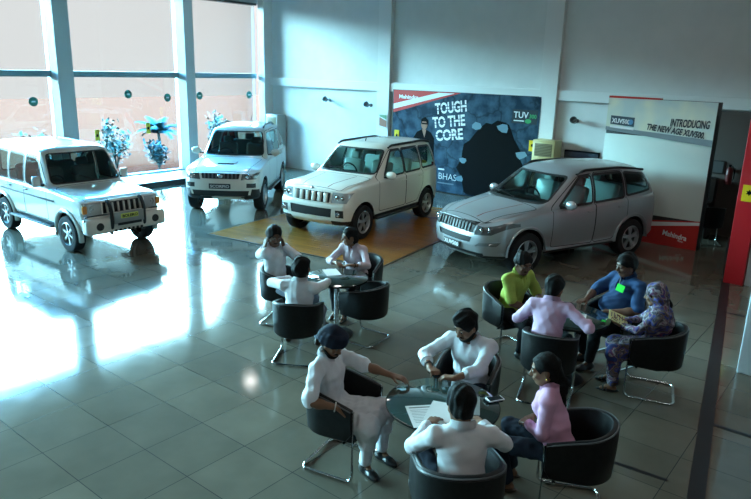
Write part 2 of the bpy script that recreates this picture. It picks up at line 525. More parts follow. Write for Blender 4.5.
def seats(parent, S):
    zf = S['zfloor']
    for (x, y, w) in S['seats']:
        e = bpy.data.objects.new('car_seat', None); COL.objects.link(e); e.parent = parent; e.location = (x, y, zf)
        obj('cushion', mbox((-.22, 0, .28), (.5, w, .18), None, .06, 3), S.get('seatmat', M_seat), e)
        R = Matrix.Rotation(math.radians(14), 3, 'Y')
        obj('seat_back', mbox((.1, 0, .62), (.16, w, .62), R, .06, 3), S.get('seatmat', M_seat), e)
        obj('headrest', mbox((.2, 0, 1.0), (.1, .26, .17), R, .045, 3), S.get('seatmat', M_seat), e)

def build_car(S, name, label, loc, rz, scale=1.):
    """nose points to local -x; origin on the ground under the middle of the wheelbase"""
    root = thing(name, label, 'car', loc, rz)
    root.scale = (scale,)*3
    xm = (S['xf']+S['xr'])/2
    # every part is built with the nose at x=0 and slid back so the root sits mid-wheelbase
    before = set(bpy.data.objects)
    bm = car_body(S); P = S['paint']
    W = S['R']
    side = lambda s: (lambda f: f.normal.y*s > .45)
    # wheel openings
    for xw in (S['xf'], S['xr']):
        for s in (1, -1):
            ra = S['arch']; zc = W+.02
            arc = [(xw+ra*math.cos(t), zc+ra*.98*math.sin(t)) for t in np.linspace(-.5, PI+.5, 17)]
            F = cut(bm, arc, (0, 2), lambda f, s=s: f.calc_center_median().y*s > .45 and f.calc_center_median().z < zc+ra+.1)
            bmesh.ops.delete(bm, geom=F, context='FACES')
            well = bmesh.new(); hw = .9*S['W']/2
            A = [(xw+(ra+.005)*math.cos(t), zc+(ra+.005)*.98*math.sin(t)) for t in np.linspace(-.02, PI+.02, 15)]
            v0 = [well.verts.new((x, s*(S['W']/2-S.get('wellin', .05)), z)) for x, z in A]; v1 = [well.verts.new((x, s*.48, z)) for x, z in A]
            for i in range(len(A)-1): well.faces.new((v0[i], v0[i+1], v1[i+1], v1[i]))
            well.faces.new(v1)
            obj('wheel_well', well, M_gap, root)
    # glass
    def window(nm, poly, ax, filt, trimw=.022, m=None, tm=None):
        cut(bm, grow(poly, trimw), ax, filt)
        G = cut(bm, poly, ax, filt)
        take(bm, G, nm, m or M_carglass, root, -.006)
        T = cut(bm, grow(poly, trimw), ax, filt)
        take(bm, T, 'window_seal', tm or M_blackp, root, -.002)
    ws = S['windshield']
    window('windshield', rpoly(ws['poly'], .06), (1, 2), lambda f: f.normal.x < -.2 and f.normal.z > .05 and ws['x'][0] < f.calc_center_median().x < ws['x'][1], .03)
    if 'rearglass' in S:
        rg = S['rearglass']
        window('rear_window', rpoly(rg['poly'], .06), (1, 2), lambda f: f.normal.x > .2 and rg['x'][0] < f.calc_center_median().x, .03)
    for s in (1, -1):
        for nm, poly in S['side_windows']:
            window(nm, rpoly(poly, .035), (0, 2), lambda f, s=s: f.normal.y*s > .4, S.get('trimw', .022))
    # front details cut out of the fascia, seen from the front (y, z)
    ff = lambda f: f.normal.x < -.25 and f.calc_center_median().x < S.get('fmax', .6)
    for nm, poly, m, push in S['front_cuts']:
        for sgn in ((1, -1) if nm in S['pairs'] else (1,)):
            pp = [(y*sgn, z) for y, z in poly]
            if nm in S.get('wrap', ()):   # lamps that wrap round the corner
                F = cut(bm, pp, (1, 2), lambda f, sgn=sgn: f.calc_center_median().x < S.get('wrapx', .5) and f.calc_center_median().y*sgn > .2 and f.normal.z < .8)
            else:
                F = cut(bm, pp, (1, 2), ff)
            take(bm, F, nm, m, root, push)
    for nm, poly, m, push in S.get('side_cuts', ()):
        for s in (1, -1):
            F = cut(bm, poly, (0, 2), lambda f, s=s: f.normal.y*s > .35 and f.calc_center_median().y*s > .3)
            take(bm, F, nm, m, root, push)
    for nm, poly, m, push in S.get('rear_cuts', ()):
        for sgn in ((1, -1) if nm in S['pairs'] else (1,)):
            F = cut(bm, [(y*sgn, z) for y, z in poly], (1, 2), lambda f: f.normal.x > .25 and f.calc_center_median().x > S['L']-.6)
            take(bm, F, nm, m, root, push)
    # doors with a dark gap round them
    for s in (1, -1):
        for nm, poly in S['doors']:
            fl = lambda f, s=s: f.normal.y*s > .3 and f.calc_center_median().y*s > .3
            cut(bm, grow(rpoly(poly, .06), .012), (0, 2), fl)
            D = cut(bm, rpoly(poly, .06), (0, 2), fl)
            take(bm, D, nm, P, root)
            Rg = cut(bm, grow(rpoly(poly, .06), .012), (0, 2), fl)
            for f in Rg: f.material_index = 1
    # bonnet stripes, then the bonnet with its gap
    for nm, poly, m, push in S.get('top_cuts', ()):
        F = cut(bm, poly, (0, 1), lambda f: f.normal.z > .35 and f.calc_center_median().x < S['dash'][0])
        take(bm, F, nm, m, root, push)
    hd = S['hood']
    fl = lambda f: f.normal.z > .35 and f.calc_center_median().z > hd['z']
    cut(bm, grow(rpoly(hd['poly'], .07), .012), (0, 1), fl)
    H = cut(bm, rpoly(hd['poly'], .07), (0, 1), fl)
    take(bm, H, 'hood', P, root)
    Rg = cut(bm, grow(rpoly(hd['poly'], .07), .012), (0, 1), fl)
    for f in Rg: f.material_index = 1
    # lower body in black plastic
    if 'sill' in S:
        for s in (1, -1):
            F = cut(bm, [(0.02, 0), (S['L']-.02, 0), (S['L']-.02, S['sill']), (.02, S['sill'])], (0, 2), lambda f, s=s: f.calc_center_median().y*s > .5 and abs(f.normal.y) > .1)
            take(bm, F, 'sill_cladding', M_blackp, root)
    body = keep('body', bm, [P, M_gap], root, angle=50)
    # underbody tray and cabin floor so nothing shows through
    obj('cabin_floor', mbox(((S['L'])/2, 0, S['zfloor']), (S['L']-1.3, S['W']-.35, .04)), M_dash, root, smooth=False)
    # wheels
    yw = S['W']/2 - S['wheelin']
    for xw in (S['xf'], S['xr']):
        for s in (1, -1): wheel(root, xw, s*yw, W, S['tw'], s, S['spokes'], S['twin'], S.get('rim', .66))
    seats(root, S)
    x0, zd = S['dash']
    obj('dashboard', mbox((x0, 0, zd), (.42, S['W']-.4, .26), Matrix.Rotation(.12, 3, 'Y'), .07, 3), M_dash, root)
    bm = bmesh.new(); ys = S.get('drv', .36)
    tube(bm, [(x0+.36-.06*math.sin(t), ys+.19*math.cos(t), zd+.08+.18*math.sin(t)) for t in np.linspace(0, 2*PI, 25)[:-1]], .016, 8, closed=True)
    box(bm, (x0+.35, ys, zd+.08), (.04, .34, .05)); box(bm, (x0+.27, ys, zd+.05), (.18, .06, .06))
    obj('steering_wheel', bm, M_dash, root)
    # mirrors
    mx, my, mz = S['mirror']
    for s in (1, -1):
        g = obj('side_mirror', mbox((mx, s*(my+.09), mz+.02), (.09, .15, .21), None, .03, 3) if S.get('boxmirror') else mell((mx, s*(my+.10), mz), (.065, .125, .085), None, 16, 10), S.get('mirrormat', P), root)
        obj('mirror_arm', mbox((mx, s*(my-.02), mz-.05), (.06, .14, .04), None, .012), M_blackp, g)
        obj('mirror_glass', mell((mx+.05, s*(my+.10), mz), (.018, .105, .068), None, 14, 8), M_chrome, g)
    # door handles
    for s in (1, -1):
        for (hx, hz, hy) in S['handles']:
            obj('door_handle', mtube(fillet([(hx-.09, s*hy, hz), (hx-.08, s*(hy+.035), hz), (hx+.08, s*(hy+.035), hz), (hx+.09, s*hy, hz)], .02), .014, 8), S.get('handlemat', P), root)
    # wipers
    for (p, q) in S['wipers']:
        bm = mtube([p, q], .009, 6); d = (Vector(q)-Vector(p))
        tube(bm, [Vector(q)-d*.75+Vector((-.012, 0, .012)), Vector(q)+d*.25+Vector((-.012, 0, .012))], .007, 6)
        obj('wiper', bm, M_blackp, root)
    if 'rails' in S:
        pts, yr = S['rails']
        for s in (1, -1):
            obj('roof_rail', mtube(fillet([(x, s*(yr+dy), z) for x, dy, z in pts], .08), .024, 10), S.get('railmat', M_blackp), root)
    for fn in S.get('extra', ()): fn(root, S)
    for o in set(bpy.data.objects) - before:
        if o.parent is root: o.location.x -= xm
    return root

def slats(root, S, ys, z0, z1, x0, x1, w=.034, m=None, d=.03):
    """upright grille bars between z0 and z1 following the nose (x0 bottom, x1 top)"""
    for y in ys:
        bm = bmesh.new(); r = Matrix.Rotation(-math.atan2(x1-x0, z1-z0), 3, 'Y')
        box(bm, ((x0+x1)/2+S.get('plan', .0)*(abs(y)/.8)**2.2, y, (z0+z1)/2), (d, w, math.hypot(z1-z0, x1-x0)), Matrix.Rotation(math.atan2(x1-x0, z1-z0), 3, 'Y'), .008)
        obj('grille_bar', bm, m or S['paint'], root)
# ---------------------------------------------------------------- the four cars
def rect(y0, y1, z0, z1): return [(y0, z0), (y1, z0), (y1, z1), (y0, z1)]
def lamp_core(root, S, spots):
    """round reflectors behind the lamp lenses"""
    for (x, y, z, r) in spots:
        for s in (1, -1):
            obj('lamp_reflector', mlathe([(r, 0), (r*.96, -.02), (r*.6, -.005), (r*.3, -.016), (.001, -.02)], 18, 'X', (x, s*y, z)), M_chrome, root)
def plate(root, S, s, x, z, w, h, bg, fg, size, tilt=0., y=0.):
    g = obj('number_plate', mbox((x, y, z), (.018, w, h), Matrix.Rotation(tilt, 3, 'Y'), .006), bg, root)
    if s: put_text('plate_lettering', s, size, fg, g, (x-.0095-.001, y+w*.44, z-size*.36), (0, -1, 0), (0, 0, 1), fit=w*.88, bold=.002)

# --- boxy old utility car
def jeep_extra(root, S):
    slats(root, S, [-.345, -.23, -.115, 0, .115, .23, .345], .80, .985, .035, .06, .028, M_white, .05)
    lamp_core(root, S, [(.10, .60, .89, .075)])
    # bull guard: two black uprights with a silver nudge panel
    g = obj('bull_guard', mbox((-.115, 0, .70), (.03, .62, .22), None, .01), mat('guard_metal', (.35, .36, .35), .35, metal=.6), root)
    for s in (1, -1):
        obj('guard_upright', mtube(fillet([(-.04, s*.34, .40), (-.09, s*.34, .58), (-.09, s*.34, .86), (.0, s*.34, 1.02), (.06, s*.34, 1.03)], .06), .034, 10), M_blackp, g)
        obj('guard_loop', mtube(fillet([(-.09, s*.34, .80), (-.08, s*.55, .80), (.0, s*.80, .78), (.03, s*.83, .70), (.03, s*.80, .60)], .05), .014, 8), M_blackp, g)
    bp = obj('front_bumper', mbox((.03, 0, .575), (.24, 1.66, .30), None, .06, 3), M_white, root)
    for s in (1, -1): obj('fog_light', mlathe([(.075, 0), (.07, -.012), (.05, -.004), (.001, -.012)], 18, 'X', (-.09, s*.58, .58)), M_blackp, bp)
    for q in range(7): obj('bumper_slot', mbox((-.088, -.27+.09*q, .46), (.02, .05, .05), None, .008), M_blackp, bp)
    bm = mbox((-.135, 0, .585), (.02, .5, .05), None, .01); obj('guard_slot', bm, M_blackp, g)
    plate(root, S, 'BOLERO', -.14, .735, .36, .09, mat('yellow_green_plate', (.62, .66, .12), .4), M_gap, .07)
    # fender flares, side steps, body moulding
    for s in (1, -1):
        for xw in (S['xf'], S['xr']):
            bm = mtube([(xw+.45*math.cos(t), s*(.79+.03*math.sin(t)), S['R']+.02+.44*math.sin(t)) for t in np.linspace(-.25, PI+.25, 20)], .05, 8)
            obj('fender_flare', bm, M_white, root)
        obj('side_step', mbox((2.05, s*.83, .42), (1.75, .17, .045), None, .015), M_blackp, root)
        obj('side_moulding', mbox((2.25, s*.842, .93), (2.3, .016, .035), None, .006), M_blackp, root)
        obj('indicator', mbox((.10, s*.765, .89), (.06, .09, .15), None, .02), M_amber, root)
    for y in (-.66, .66): obj('roof_gutter', mtube([(1.95, y, 1.84), (3.75, y, 1.845)], .012, 6), M_white, root)
JEEP = dict(L=4.0, W=1.70, R=.352, arch=.42, xf=.70, xr=3.36, zfloor=.5, paint=M_white, sill=.50, wheelin=.115, tw=.215, spokes=6, twin=False, rim=.64, rc=.12, cin=.08, sh=.03, bulge=.02, pw=4,
    zb=[(0, .42), (.5, .40), (4, .42)], hw=[(0, .80), (.4, .83), (3.6, .83), (4, .80)], zs=[(0, 1.02), (.15, 1.05), (1.2, 1.11), (4, 1.12)],
    zt=[(0, 1.04), (.12, 1.08), (1.22, 1.17), (1.30, 1.20), (1.72, 1.82), (1.85, 1.87), (2.6, 1.90), (3.8, 1.88), (4, 1.86)],
    zr=[(0, 1.03), (.12, 1.06), (1.24, 1.13), (1.33, 1.16), (1.75, 1.76), (1.85, 1.79), (3.9, 1.80), (4, 1.78)], yr=[(0, .72), (1.2, .74), (1.7, .69), (4, .69)], s_zt=.02, s_zr=.02,
    front=([(.38, .10), (.50, .0), (.70, .0), (.73, .05), (.98, .06), (1.06, .09)], .04, .5), rear=([(0, .0), (.62, -.03), (.66, .02), (2, .06)], .02, .4),
    windshield=dict(poly=[(-.70, 1.23), (.70, 1.23), (.61, 1.74), (-.61, 1.74)], x=(1.15, 1.95)),
    rearglass=dict(poly=rect(-.55, .55, 1.2, 1.7), x=(3.7, 4.1)),
    side_windows=[('front_window', [(1.56, 1.17), (2.30, 1.17), (2.30, 1.70), (1.86, 1.70)]), ('rear_window', rect(2.42, 3.02, 1.17, 1.70)), ('quarter_window', rect(3.14, 3.82, 1.17, 1.70))], trimw=.035,
    front_cuts=[('grille', rect(-.42, .42, .79, 1.0), M_blackp, -.05), ('headlamp', rect(.45, .78, .77, 1.01), M_lens, -.004), ('fog_lamp', [(.58+.075*math.cos(t), .60+.075*math.sin(t)) for t in np.linspace(0, 2*PI, 13)[:-1]], M_blackp, -.02), ('air_intake', rect(-.40, .40, .47, .55), M_blackp, -.02)],
    pairs=('headlamp', 'fog_lamp', 'tail_lamp'), rear_cuts=[('tail_lamp', rect(.68, .79, .75, 1.1), M_redlens, 0)],
    doors=[('front_door', [(1.42, .52), (2.36, .52), (2.36, 1.76), (1.83, 1.76), (1.42, 1.15)]), ('rear_door', [(2.385, .52), (2.95, .52), (3.08, .85), (3.08, 1.76), (2.385, 1.76)])],
    hood=dict(poly=[(.13, -.70), (1.24, -.72), (1.24, .72), (.13, .70)], z=.95), seats=[(2.0, .36, .5), (2.0, -.36, .5), (2.95, 0, 1.25)], seatmat=mat('grey_seat', (.16, .17, .17), .6), dash=(1.62, 1.02),
    boxmirror=1, mirror=(1.55, .84, 1.24), mirrormat=M_white, handles=[(2.22, 1.03, .845), (2.95, 1.03, .845)], handlemat=M_blackp, wipers=[((1.30, -.15, 1.215), (1.42, .28, 1.38)), ((1.30, .42, 1.215), (1.36, .62, 1.32))], extra=[jeep_extra])

# --- tall muscular car with bonnet scoop
def tall_extra(root, S):
    slats(root, S, [-.36, -.27, -.18, -.09, .09, .18, .27, .36], .85, .965, .05, .075, .03, M_grille, .03)
    lamp_core(root, S, [(.11, .64, .90, .06)])
    obj('badge', mell((.045, 0, .91), (.02, .06, .05)), M_chrome, root)
    plate(root, S, 'SCORPIO', -.012, .685, .50, .12, mat('dark_plate', (.03, .035, .04), .3), mat('plate_white', (.75, .75, .75), .4), .09)
    bm = bmesh.new()
    prism(bm, [(.62, 1.08), (.66, 1.13), (.98, 1.145), (1.02, 1.11)], -.22, .22, 'Y')
    sc = obj('bonnet_scoop', bm, M_white, root); obj('scoop_slot', mbox((.635, 0, 1.105), (.03, .38, .035), Matrix.Rotation(-.5, 3, 'Y')), M_gap, sc)
    for s in (1, -1): obj('side_step', mbox((2.15, s*.86, .40), (1.55, .16, .045), None, .015), M_blackp, root)
    obj('antenna', mtube([(3.6, 0, 1.88), (3.75, 0, 2.02)], .008, 6), M_blackp, root)
TALL = dict(L=4.43, W=1.80, R=.375, arch=.44, xf=.80, xr=3.48, zfloor=.5, paint=M_white, sill=.48, wheelin=.12, tw=.235, spokes=5, twin=True, rc=.24, cin=.16, sh=.05, bulge=.03,
    zb=[(0, .36), (.5, .36), (4.4, .40)], hw=[(0, .86), (.5, .90), (3.9, .90), (4.43, .86)], zs=[(0, .95), (.25, 1.03), (1.3, 1.12), (4.43, 1.18)],
    zt=[(0, .97), (.10, 1.02), (.35, 1.08), (1.35, 1.18), (1.42, 1.21), (2.02, 1.83), (2.2, 1.88), (3.0, 1.91), (4.1, 1.86), (4.43, 1.82)],
    zr=[(0, .96), (.25, 1.04), (1.38, 1.14), (1.50, 1.18), (2.08, 1.75), (2.2, 1.79), (3.3, 1.81), (4.43, 1.72)], yr=[(0, .70), (1.3, .76), (2.05, .66), (4.43, .66)],
    front=([(.36, .09), (.45, .02), (.62, .0), (.76, .02), (.83, .05), (.98, .08)], .10, .6), rear=([(0, .03), (.6, .0), (.7, .03), (1.2, .05), (1.85, .28)], .04, .6),
    windshield=dict(poly=[(-.71, 1.245), (.71, 1.245), (.60, 1.74), (-.60, 1.74)], x=(1.25, 2.3)),
    rearglass=dict(poly=rect(-.52, .52, 1.25, 1.68), x=(3.7, 4.6)),
    side_windows=[('front_window', [(1.70, 1.22), (2.44, 1.23), (2.44, 1.71), (2.16, 1.71)]), ('rear_window', [(2.56, 1.23), (3.26, 1.24), (3.26, 1.71), (2.56, 1.71)]), ('quarter_window', [(3.40, 1.27), (4.0, 1.29), (3.92, 1.69), (3.40, 1.70)])],
    front_cuts=[('grille', [(-.42, .845), (.42, .845), (.45, .97), (-.45, .97)], M_blackp, -.03), ('headlamp', [(.47, .82), (.80, .84), (.87, .98), (.50, .98)], M_lensd, -.004), ('bumper_intake', [(-.62, .44), (.62, .44), (.66, .58), (-.66, .58)], M_blackp, -.02), ('lower_bumper', rect(-.85, .85, .34, .46), M_blackp, .0), ('fog_lamp', rect(.60, .80, .65, .75), M_blackp, -.02), ('corner_intake', [(.68, .47), (.86, .47), (.86, .60), (.72, .62)], M_blackp, -.01)],
    wrap=('headlamp', 'lower_bumper', 'corner_intake'), wrapx=.55, pairs=('headlamp', 'fog_lamp', 'tail_lamp', 'corner_intake'), rear_cuts=[('tail_lamp', rect(.62, .74, 1.0, 1.75), M_redlens, 0)],
    doors=[('front_door', [(1.46, .52), (2.49, .50), (2.49, 1.77), (2.12, 1.77), (1.46, 1.17)]), ('rear_door', [(2.515, .50), (3.0, .52), (3.32, .95), (3.32, 1.77), (2.515, 1.77)])],
    hood=dict(poly=[(.16, -.60), (1.36, -.72), (1.36, .72), (.16, .60)], z=.93), seats=[(2.3, .37, .5), (2.3, -.37, .5), (3.2, 0, 1.25)], seatmat=mat('grey_seat', (.16, .17, .17), .6), dash=(1.80, 1.05),
    mirror=(1.72, .90, 1.28), handles=[(2.36, 1.10, .885), (3.16, 1.10, .885)], wipers=[((1.42, -.10, 1.25), (1.50, .42, 1.30)), ((1.42, .50, 1.25), (1.56, .05, 1.36))],
    rails=([(2.25, 0, 1.83), (2.4, .0, 1.90), (3.4, .0, 1.90), (3.65, 0, 1.82)], .60), railmat=M_blackp, extra=[tall_extra])

# --- compact boxy car
def compact_extra(root, S):
    slats(root, S, [-.375, -.225, -.075, .075, .225, .375], .80, .985, .025, .055, .075, M_white, .045)
    lamp_core(root, S, [(.115, .60, .90, .06), (.14, .72, .90, .045)])
    obj('badge', mell((.10, 0, 1.035), (.02, .05, .035)), M_chrome, root)
    for s in (1, -1):
        obj('side_step', mbox((1.98, s*.86, .36), (1.75, .15, .05), None, .015), M_blackp, root)
        obj('fog_light', mlathe([(.05, 0), (.04, -.02), (.001, -.025)], 16, 'X', (.03, s*.68, .585)), M_chrome, root)
    obj('roof_antenna', mtube([(2.0, 0, 1.83), (2.03, 0, 1.89)], .014, 6), M_blackp, root)
COMPACT = dict(L=3.99, W=1.80, R=.352, arch=.415, xf=.66, xr=3.34, zfloor=.48, paint=M_white, sill=.44, wheelin=.115, tw=.225, spokes=5, twin=True, rc=.2, cin=.12, sh=.04, bulge=.02, pw=3,
    zb=[(0, .34), (.4, .34), (4, .36)], hw=[(0, .86), (.5, .89), (3.5, .90), (3.99, .87)], zs=[(0, 1.0), (.2, 1.05), (1.2, 1.12), (3.99, 1.17)],
    zt=[(0, 1.03), (.10, 1.08), (.3, 1.12), (1.12, 1.20), (1.20, 1.23), (1.80, 1.76), (1.98, 1.81), (2.8, 1.84), (3.7, 1.81), (3.99, 1.78)],
    zr=[(0, 1.01), (.2, 1.06), (1.16, 1.16), (1.26, 1.19), (1.86, 1.68), (2.0, 1.73), (3.2, 1.75), (3.99, 1.70)], yr=[(0, .72), (1.1, .76), (1.8, .67), (3.99, .66)],
    front=([(.34, .10), (.42, .02), (.60, .0), (.74, .0), (.78, .04), (1.0, .075), (1.08, .10)], .09, .5), rear=([(0, .02), (.6, .0), (.7, .02), (1.15, .04), (1.8, .16)], .03, .5),
    windshield=dict(poly=[(-.71, 1.26), (.71, 1.26), (.60, 1.68), (-.60, 1.68)], x=(1.05, 2.1)),
    rearglass=dict(poly=rect(-.52, .52, 1.22, 1.66), x=(3.4, 4.2)),
    side_windows=[('front_window', [(1.52, 1.19), (2.28, 1.20), (2.28, 1.66), (1.94, 1.66)]), ('rear_window', [(2.38, 1.20), (3.02, 1.21), (3.02, 1.66), (2.38, 1.66)]), ('quarter_window', [(3.14, 1.22), (3.70, 1.24), (3.62, 1.65), (3.14, 1.66)])], trimw=.04,
    front_cuts=[('grille', [(-.44, .79), (.44, .79), (.46, .99), (-.46, .99)], M_blackp, -.02), ('headlamp', [(.485, .79), (.80, .80), (.87, 1.0), (.50, 1.0)], M_lens, -.004), ('bumper_grille', [(-.50, .50), (.50, .50), (.52, .68), (-.52, .68)], M_blackp, -.02), ('fog_lamp', rect(.60, .77, .51, .66), M_blackp, -.015)],
    wrap=('headlamp',), wrapx=.42, pairs=('headlamp', 'fog_lamp', 'tail_lamp'), rear_cuts=[('tail_lamp', rect(.66, .82, .9, 1.25), M_redlens, 0)],
    doors=[('front_door', [(1.24, .50), (2.32, .48), (2.32, 1.70), (1.90, 1.70), (1.24, 1.16)]), ('rear_door', [(2.345, .48), (2.86, .50), (3.08, .85), (3.08, 1.70), (2.345, 1.70)])],
    hood=dict(poly=[(.17, -.64), (1.12, -.74), (1.12, .74), (.17, .64)], z=.98), seats=[(2.0, .37, .5), (2.0, -.37, .5), (2.85, 0, 1.25)], seatmat=M_seat, dash=(1.58, 1.06),
    top_cuts=[('bonnet_stripe', [(.20, .30), (1.08, .40), (1.08, .416), (.20, .325)], M_stripe, .001), ('bonnet_stripe', [(.20, -.30), (1.08, -.40), (1.08, -.416), (.20, -.325)], M_stripe, .001)], mirror=(1.50, .90, 1.22), handles=[(2.20, 1.04, .89), (2.96, 1.06, .89)], wipers=[((1.20, -.12, 1.27), (1.27, .42, 1.32)), ((1.20, .50, 1.27), (1.30, .0, 1.35))],
    rails=([(1.90, 0, 1.74), (2.02, .0, 1.785), (3.4, .0, 1.80), (3.75, 0, 1.735)], .655), railmat=M_blackp, extra=[compact_extra])

# --- long silver car with bulging rear wings
def long_extra(root, S):
    slats(root, S, [-.42, -.335, -.25, -.165, .165, .25, .335, .42], .745, .905, .015, .06, .017, M_grille, .035)
    slats(root, S, [-.08, .0, .08], .745, .905, .012, .055, .012, M_grille, .03)
    obj('grille_surround', mtube([(.07, -.50, .92), (.035, -.25, .935), (.02, 0, .94), (.035, .25, .935), (.07, .50, .92)], .014, 8), M_grille, root)
    lamp_core(root, S, [(.13, .60, .80, .05), (.20, .72, .815, .05)])
    plate(root, S, 'XUV500', -.015, .475, .46, .12, M_blackp, mat('plate_white', (.75, .75, .75), .4), .095)
    for s in (1, -1):
        bm = mtube([(S['xr']+.46*math.cos(t), s*(.925+.012*math.sin(t)), S['R']+.03+.45*math.sin(t)) for t in np.linspace(-.1, PI+.1, 20)], .03, 8)
        obj('wheel_arch_lip', bm, M_silver, root)
        bm = mtube([(S['xf']+.445*math.cos(t), s*(.915+.012*math.sin(t)), S['R']+.03+.435*math.sin(t)) for t in np.linspace(-.1, PI+.1, 20)], .02, 8)
        obj('wheel_arch_lip', bm, M_silver, root)
        obj('fog_chrome', mtube([(.16, s*.60, .54), (.20, s*.74, .56), (.32, s*.84, .60)], .012, 6), M_chrome, root)
LONG = dict(L=4.58, W=1.89, R=.37, arch=.425, xf=.91, xr=3.61, zfloor=.45, paint=M_silver, sill=.36, wheelin=.115, tw=.235, spokes=5, twin=True, rc=.34, cin=.26, sh=.06, bulge=.045, zpeak=.62,
    zb=[(0, .30), (.5, .28), (4.1, .32), (4.58, .40)], hw=[(0, .86), (.6, .92), (1.2, .93), (2.6, .92), (3.4, .955), (3.9, .955), (4.58, .88)], zs=[(0, .86), (.3, .94), (1.2, 1.06), (2.4, 1.10), (3.6, 1.17), (4.58, 1.20)],
    zt=[(0, .88), (.08, .95), (.35, 1.03), (1.22, 1.16), (1.32, 1.19), (2.08, 1.68), (2.3, 1.745), (2.9, 1.785), (3.8, 1.76), (4.25, 1.69), (4.58, 1.60)],
    zr=[(0, .87), (.3, .95), (1.28, 1.10), (1.45, 1.14), (2.18, 1.60), (2.4, 1.665), (3.2, 1.69), (4.0, 1.65), (4.4, 1.56), (4.58, 1.48)], yr=[(0, .62), (.5, .74), (1.2, .80), (2.2, .69), (3.8, .70), (4.58, .66)],
    front=([(.28, .12), (.38, .03), (.52, .0), (.66, .0), (.74, .02), (.92, .07)], .16, .7), rear=([(0, .06), (.5, .0), (.7, .02), (1.0, .03), (1.25, .08), (1.7, .30)], .08, .8),
    windshield=dict(poly=[(-.72, 1.19), (.72, 1.19), (.60, 1.59), (-.60, 1.59)], x=(1.1, 2.4)),
    rearglass=dict(poly=rect(-.50, .50, 1.25, 1.56), x=(3.9, 4.7)),
    side_windows=[('front_window', [(1.72, 1.12), (2.52, 1.15), (2.52, 1.60), (2.28, 1.585)]), ('rear_window', [(2.62, 1.155), (3.34, 1.20), (3.34, 1.62), (2.62, 1.61)]), ('quarter_window', [(3.45, 1.23), (4.12, 1.30), (4.02, 1.55), (3.45, 1.61)])], trimw=.045,
    front_cuts=[('grille', [(-.46, .735), (.46, .735), (.50, .915), (-.50, .915)], M_blackp, -.02), ('headlamp', [(.49, .705), (.76, .73), (.935, .88), (.90, .93), (.53, .925)], M_lensd, -.004), ('bumper_intake', [(-.42, .56), (.42, .56), (.46, .66), (-.46, .66)], M_blackp, -.02), ('lower_grille', rect(-.66, .66, .34, .40), M_blackp, -.01), ('fog_lamp', [(.54, .52), (.82, .54), (.86, .61), (.60, .58)], mat('fog_housing', (.2, .21, .22), .3), -.012)],
    wrap=('headlamp', 'fog_lamp'), wrapx=.75, pairs=('headlamp', 'fog_lamp', 'tail_lamp'), rear_cuts=[('tail_lamp', rect(.66, .86, 1.0, 1.4), M_redlens, 0)],
    doors=[('front_door', [(1.50, .42), (2.57, .40), (2.57, 1.65), (2.24, 1.62), (1.50, 1.10)]), ('rear_door', [(2.595, .40), (3.10, .42), (3.40, .82), (3.40, 1.67), (2.595, 1.66)])],
    hood=dict(poly=[(.22, -.56), (1.22, -.78), (1.22, .78), (.22, .56)], z=.86), seats=[(2.45, .38, .52), (2.45, -.38, .52), (3.3, 0, 1.3)], seatmat=M_plastic, dash=(1.85, 1.0),
    top_cuts=[('bonnet_stripe', [(.26, .30), (1.18, .44), (1.18, .455), (.26, .325)], M_stripe, .001), ('bonnet_stripe', [(.26, -.30), (1.18, -.44), (1.18, -.455), (.26, -.325)], M_stripe, .001)], mirror=(1.78, .92, 1.17), handles=[(2.42, 1.0, .915), (3.22, 1.03, .93)], wipers=[((1.30, -.10, 1.205), (1.40, .50, 1.25)), ((1.30, .55, 1.20), (1.46, .0, 1.30))],
    rails=([(2.22, 0, 1.64), (2.42, .0, 1.715), (3.4, .0, 1.72), (4.05, 0, 1.645)], .675), railmat=M_blackp, extra=[long_extra])

def park(S, name, label, pf, pr, off, scale=1.):
    """pf, pr: near-side front and rear tyre contacts on the ground; off: near side is +1 (left of travel) or -1 (right)"""
    pf, pr = Vector(pf), Vector(pr); d = (pf-pr).normalized(); side = Vector((-d.y, d.x)) * off
    mid = (pf+pr)/2 - side*(S['W']/2-S['wheelin']+.05)*scale
    ang = math.atan2(d.y, d.x)
    return build_car(S, name, label, (mid.x, mid.y, 0), ang-PI, scale)
park(JEEP, 'car', 'boxy white car with a black bull guard, parked by the windows at the far left', (-11.13, 5.44), (-13.59, 5.44), -1, .91)
park(TALL, 'car', 'tall white car with bonnet scoop and dark plate before the corner air conditioner', (-11.412, 10.074), (-13.184, 12.383), 1, .955)
o = park(COMPACT, 'car', 'white compact car with six-bar grille standing on the brown wood-plank mat', (-8.078, 9.647), (-8.371, 12.291), 1, .955)
for q in [o]: q.location.z = .0105
park(LONG, 'car', 'silver car with chrome grille in front of the white backdrop banner', (-4.658, 9.912), (-3.824, 12.183), 1, .95)
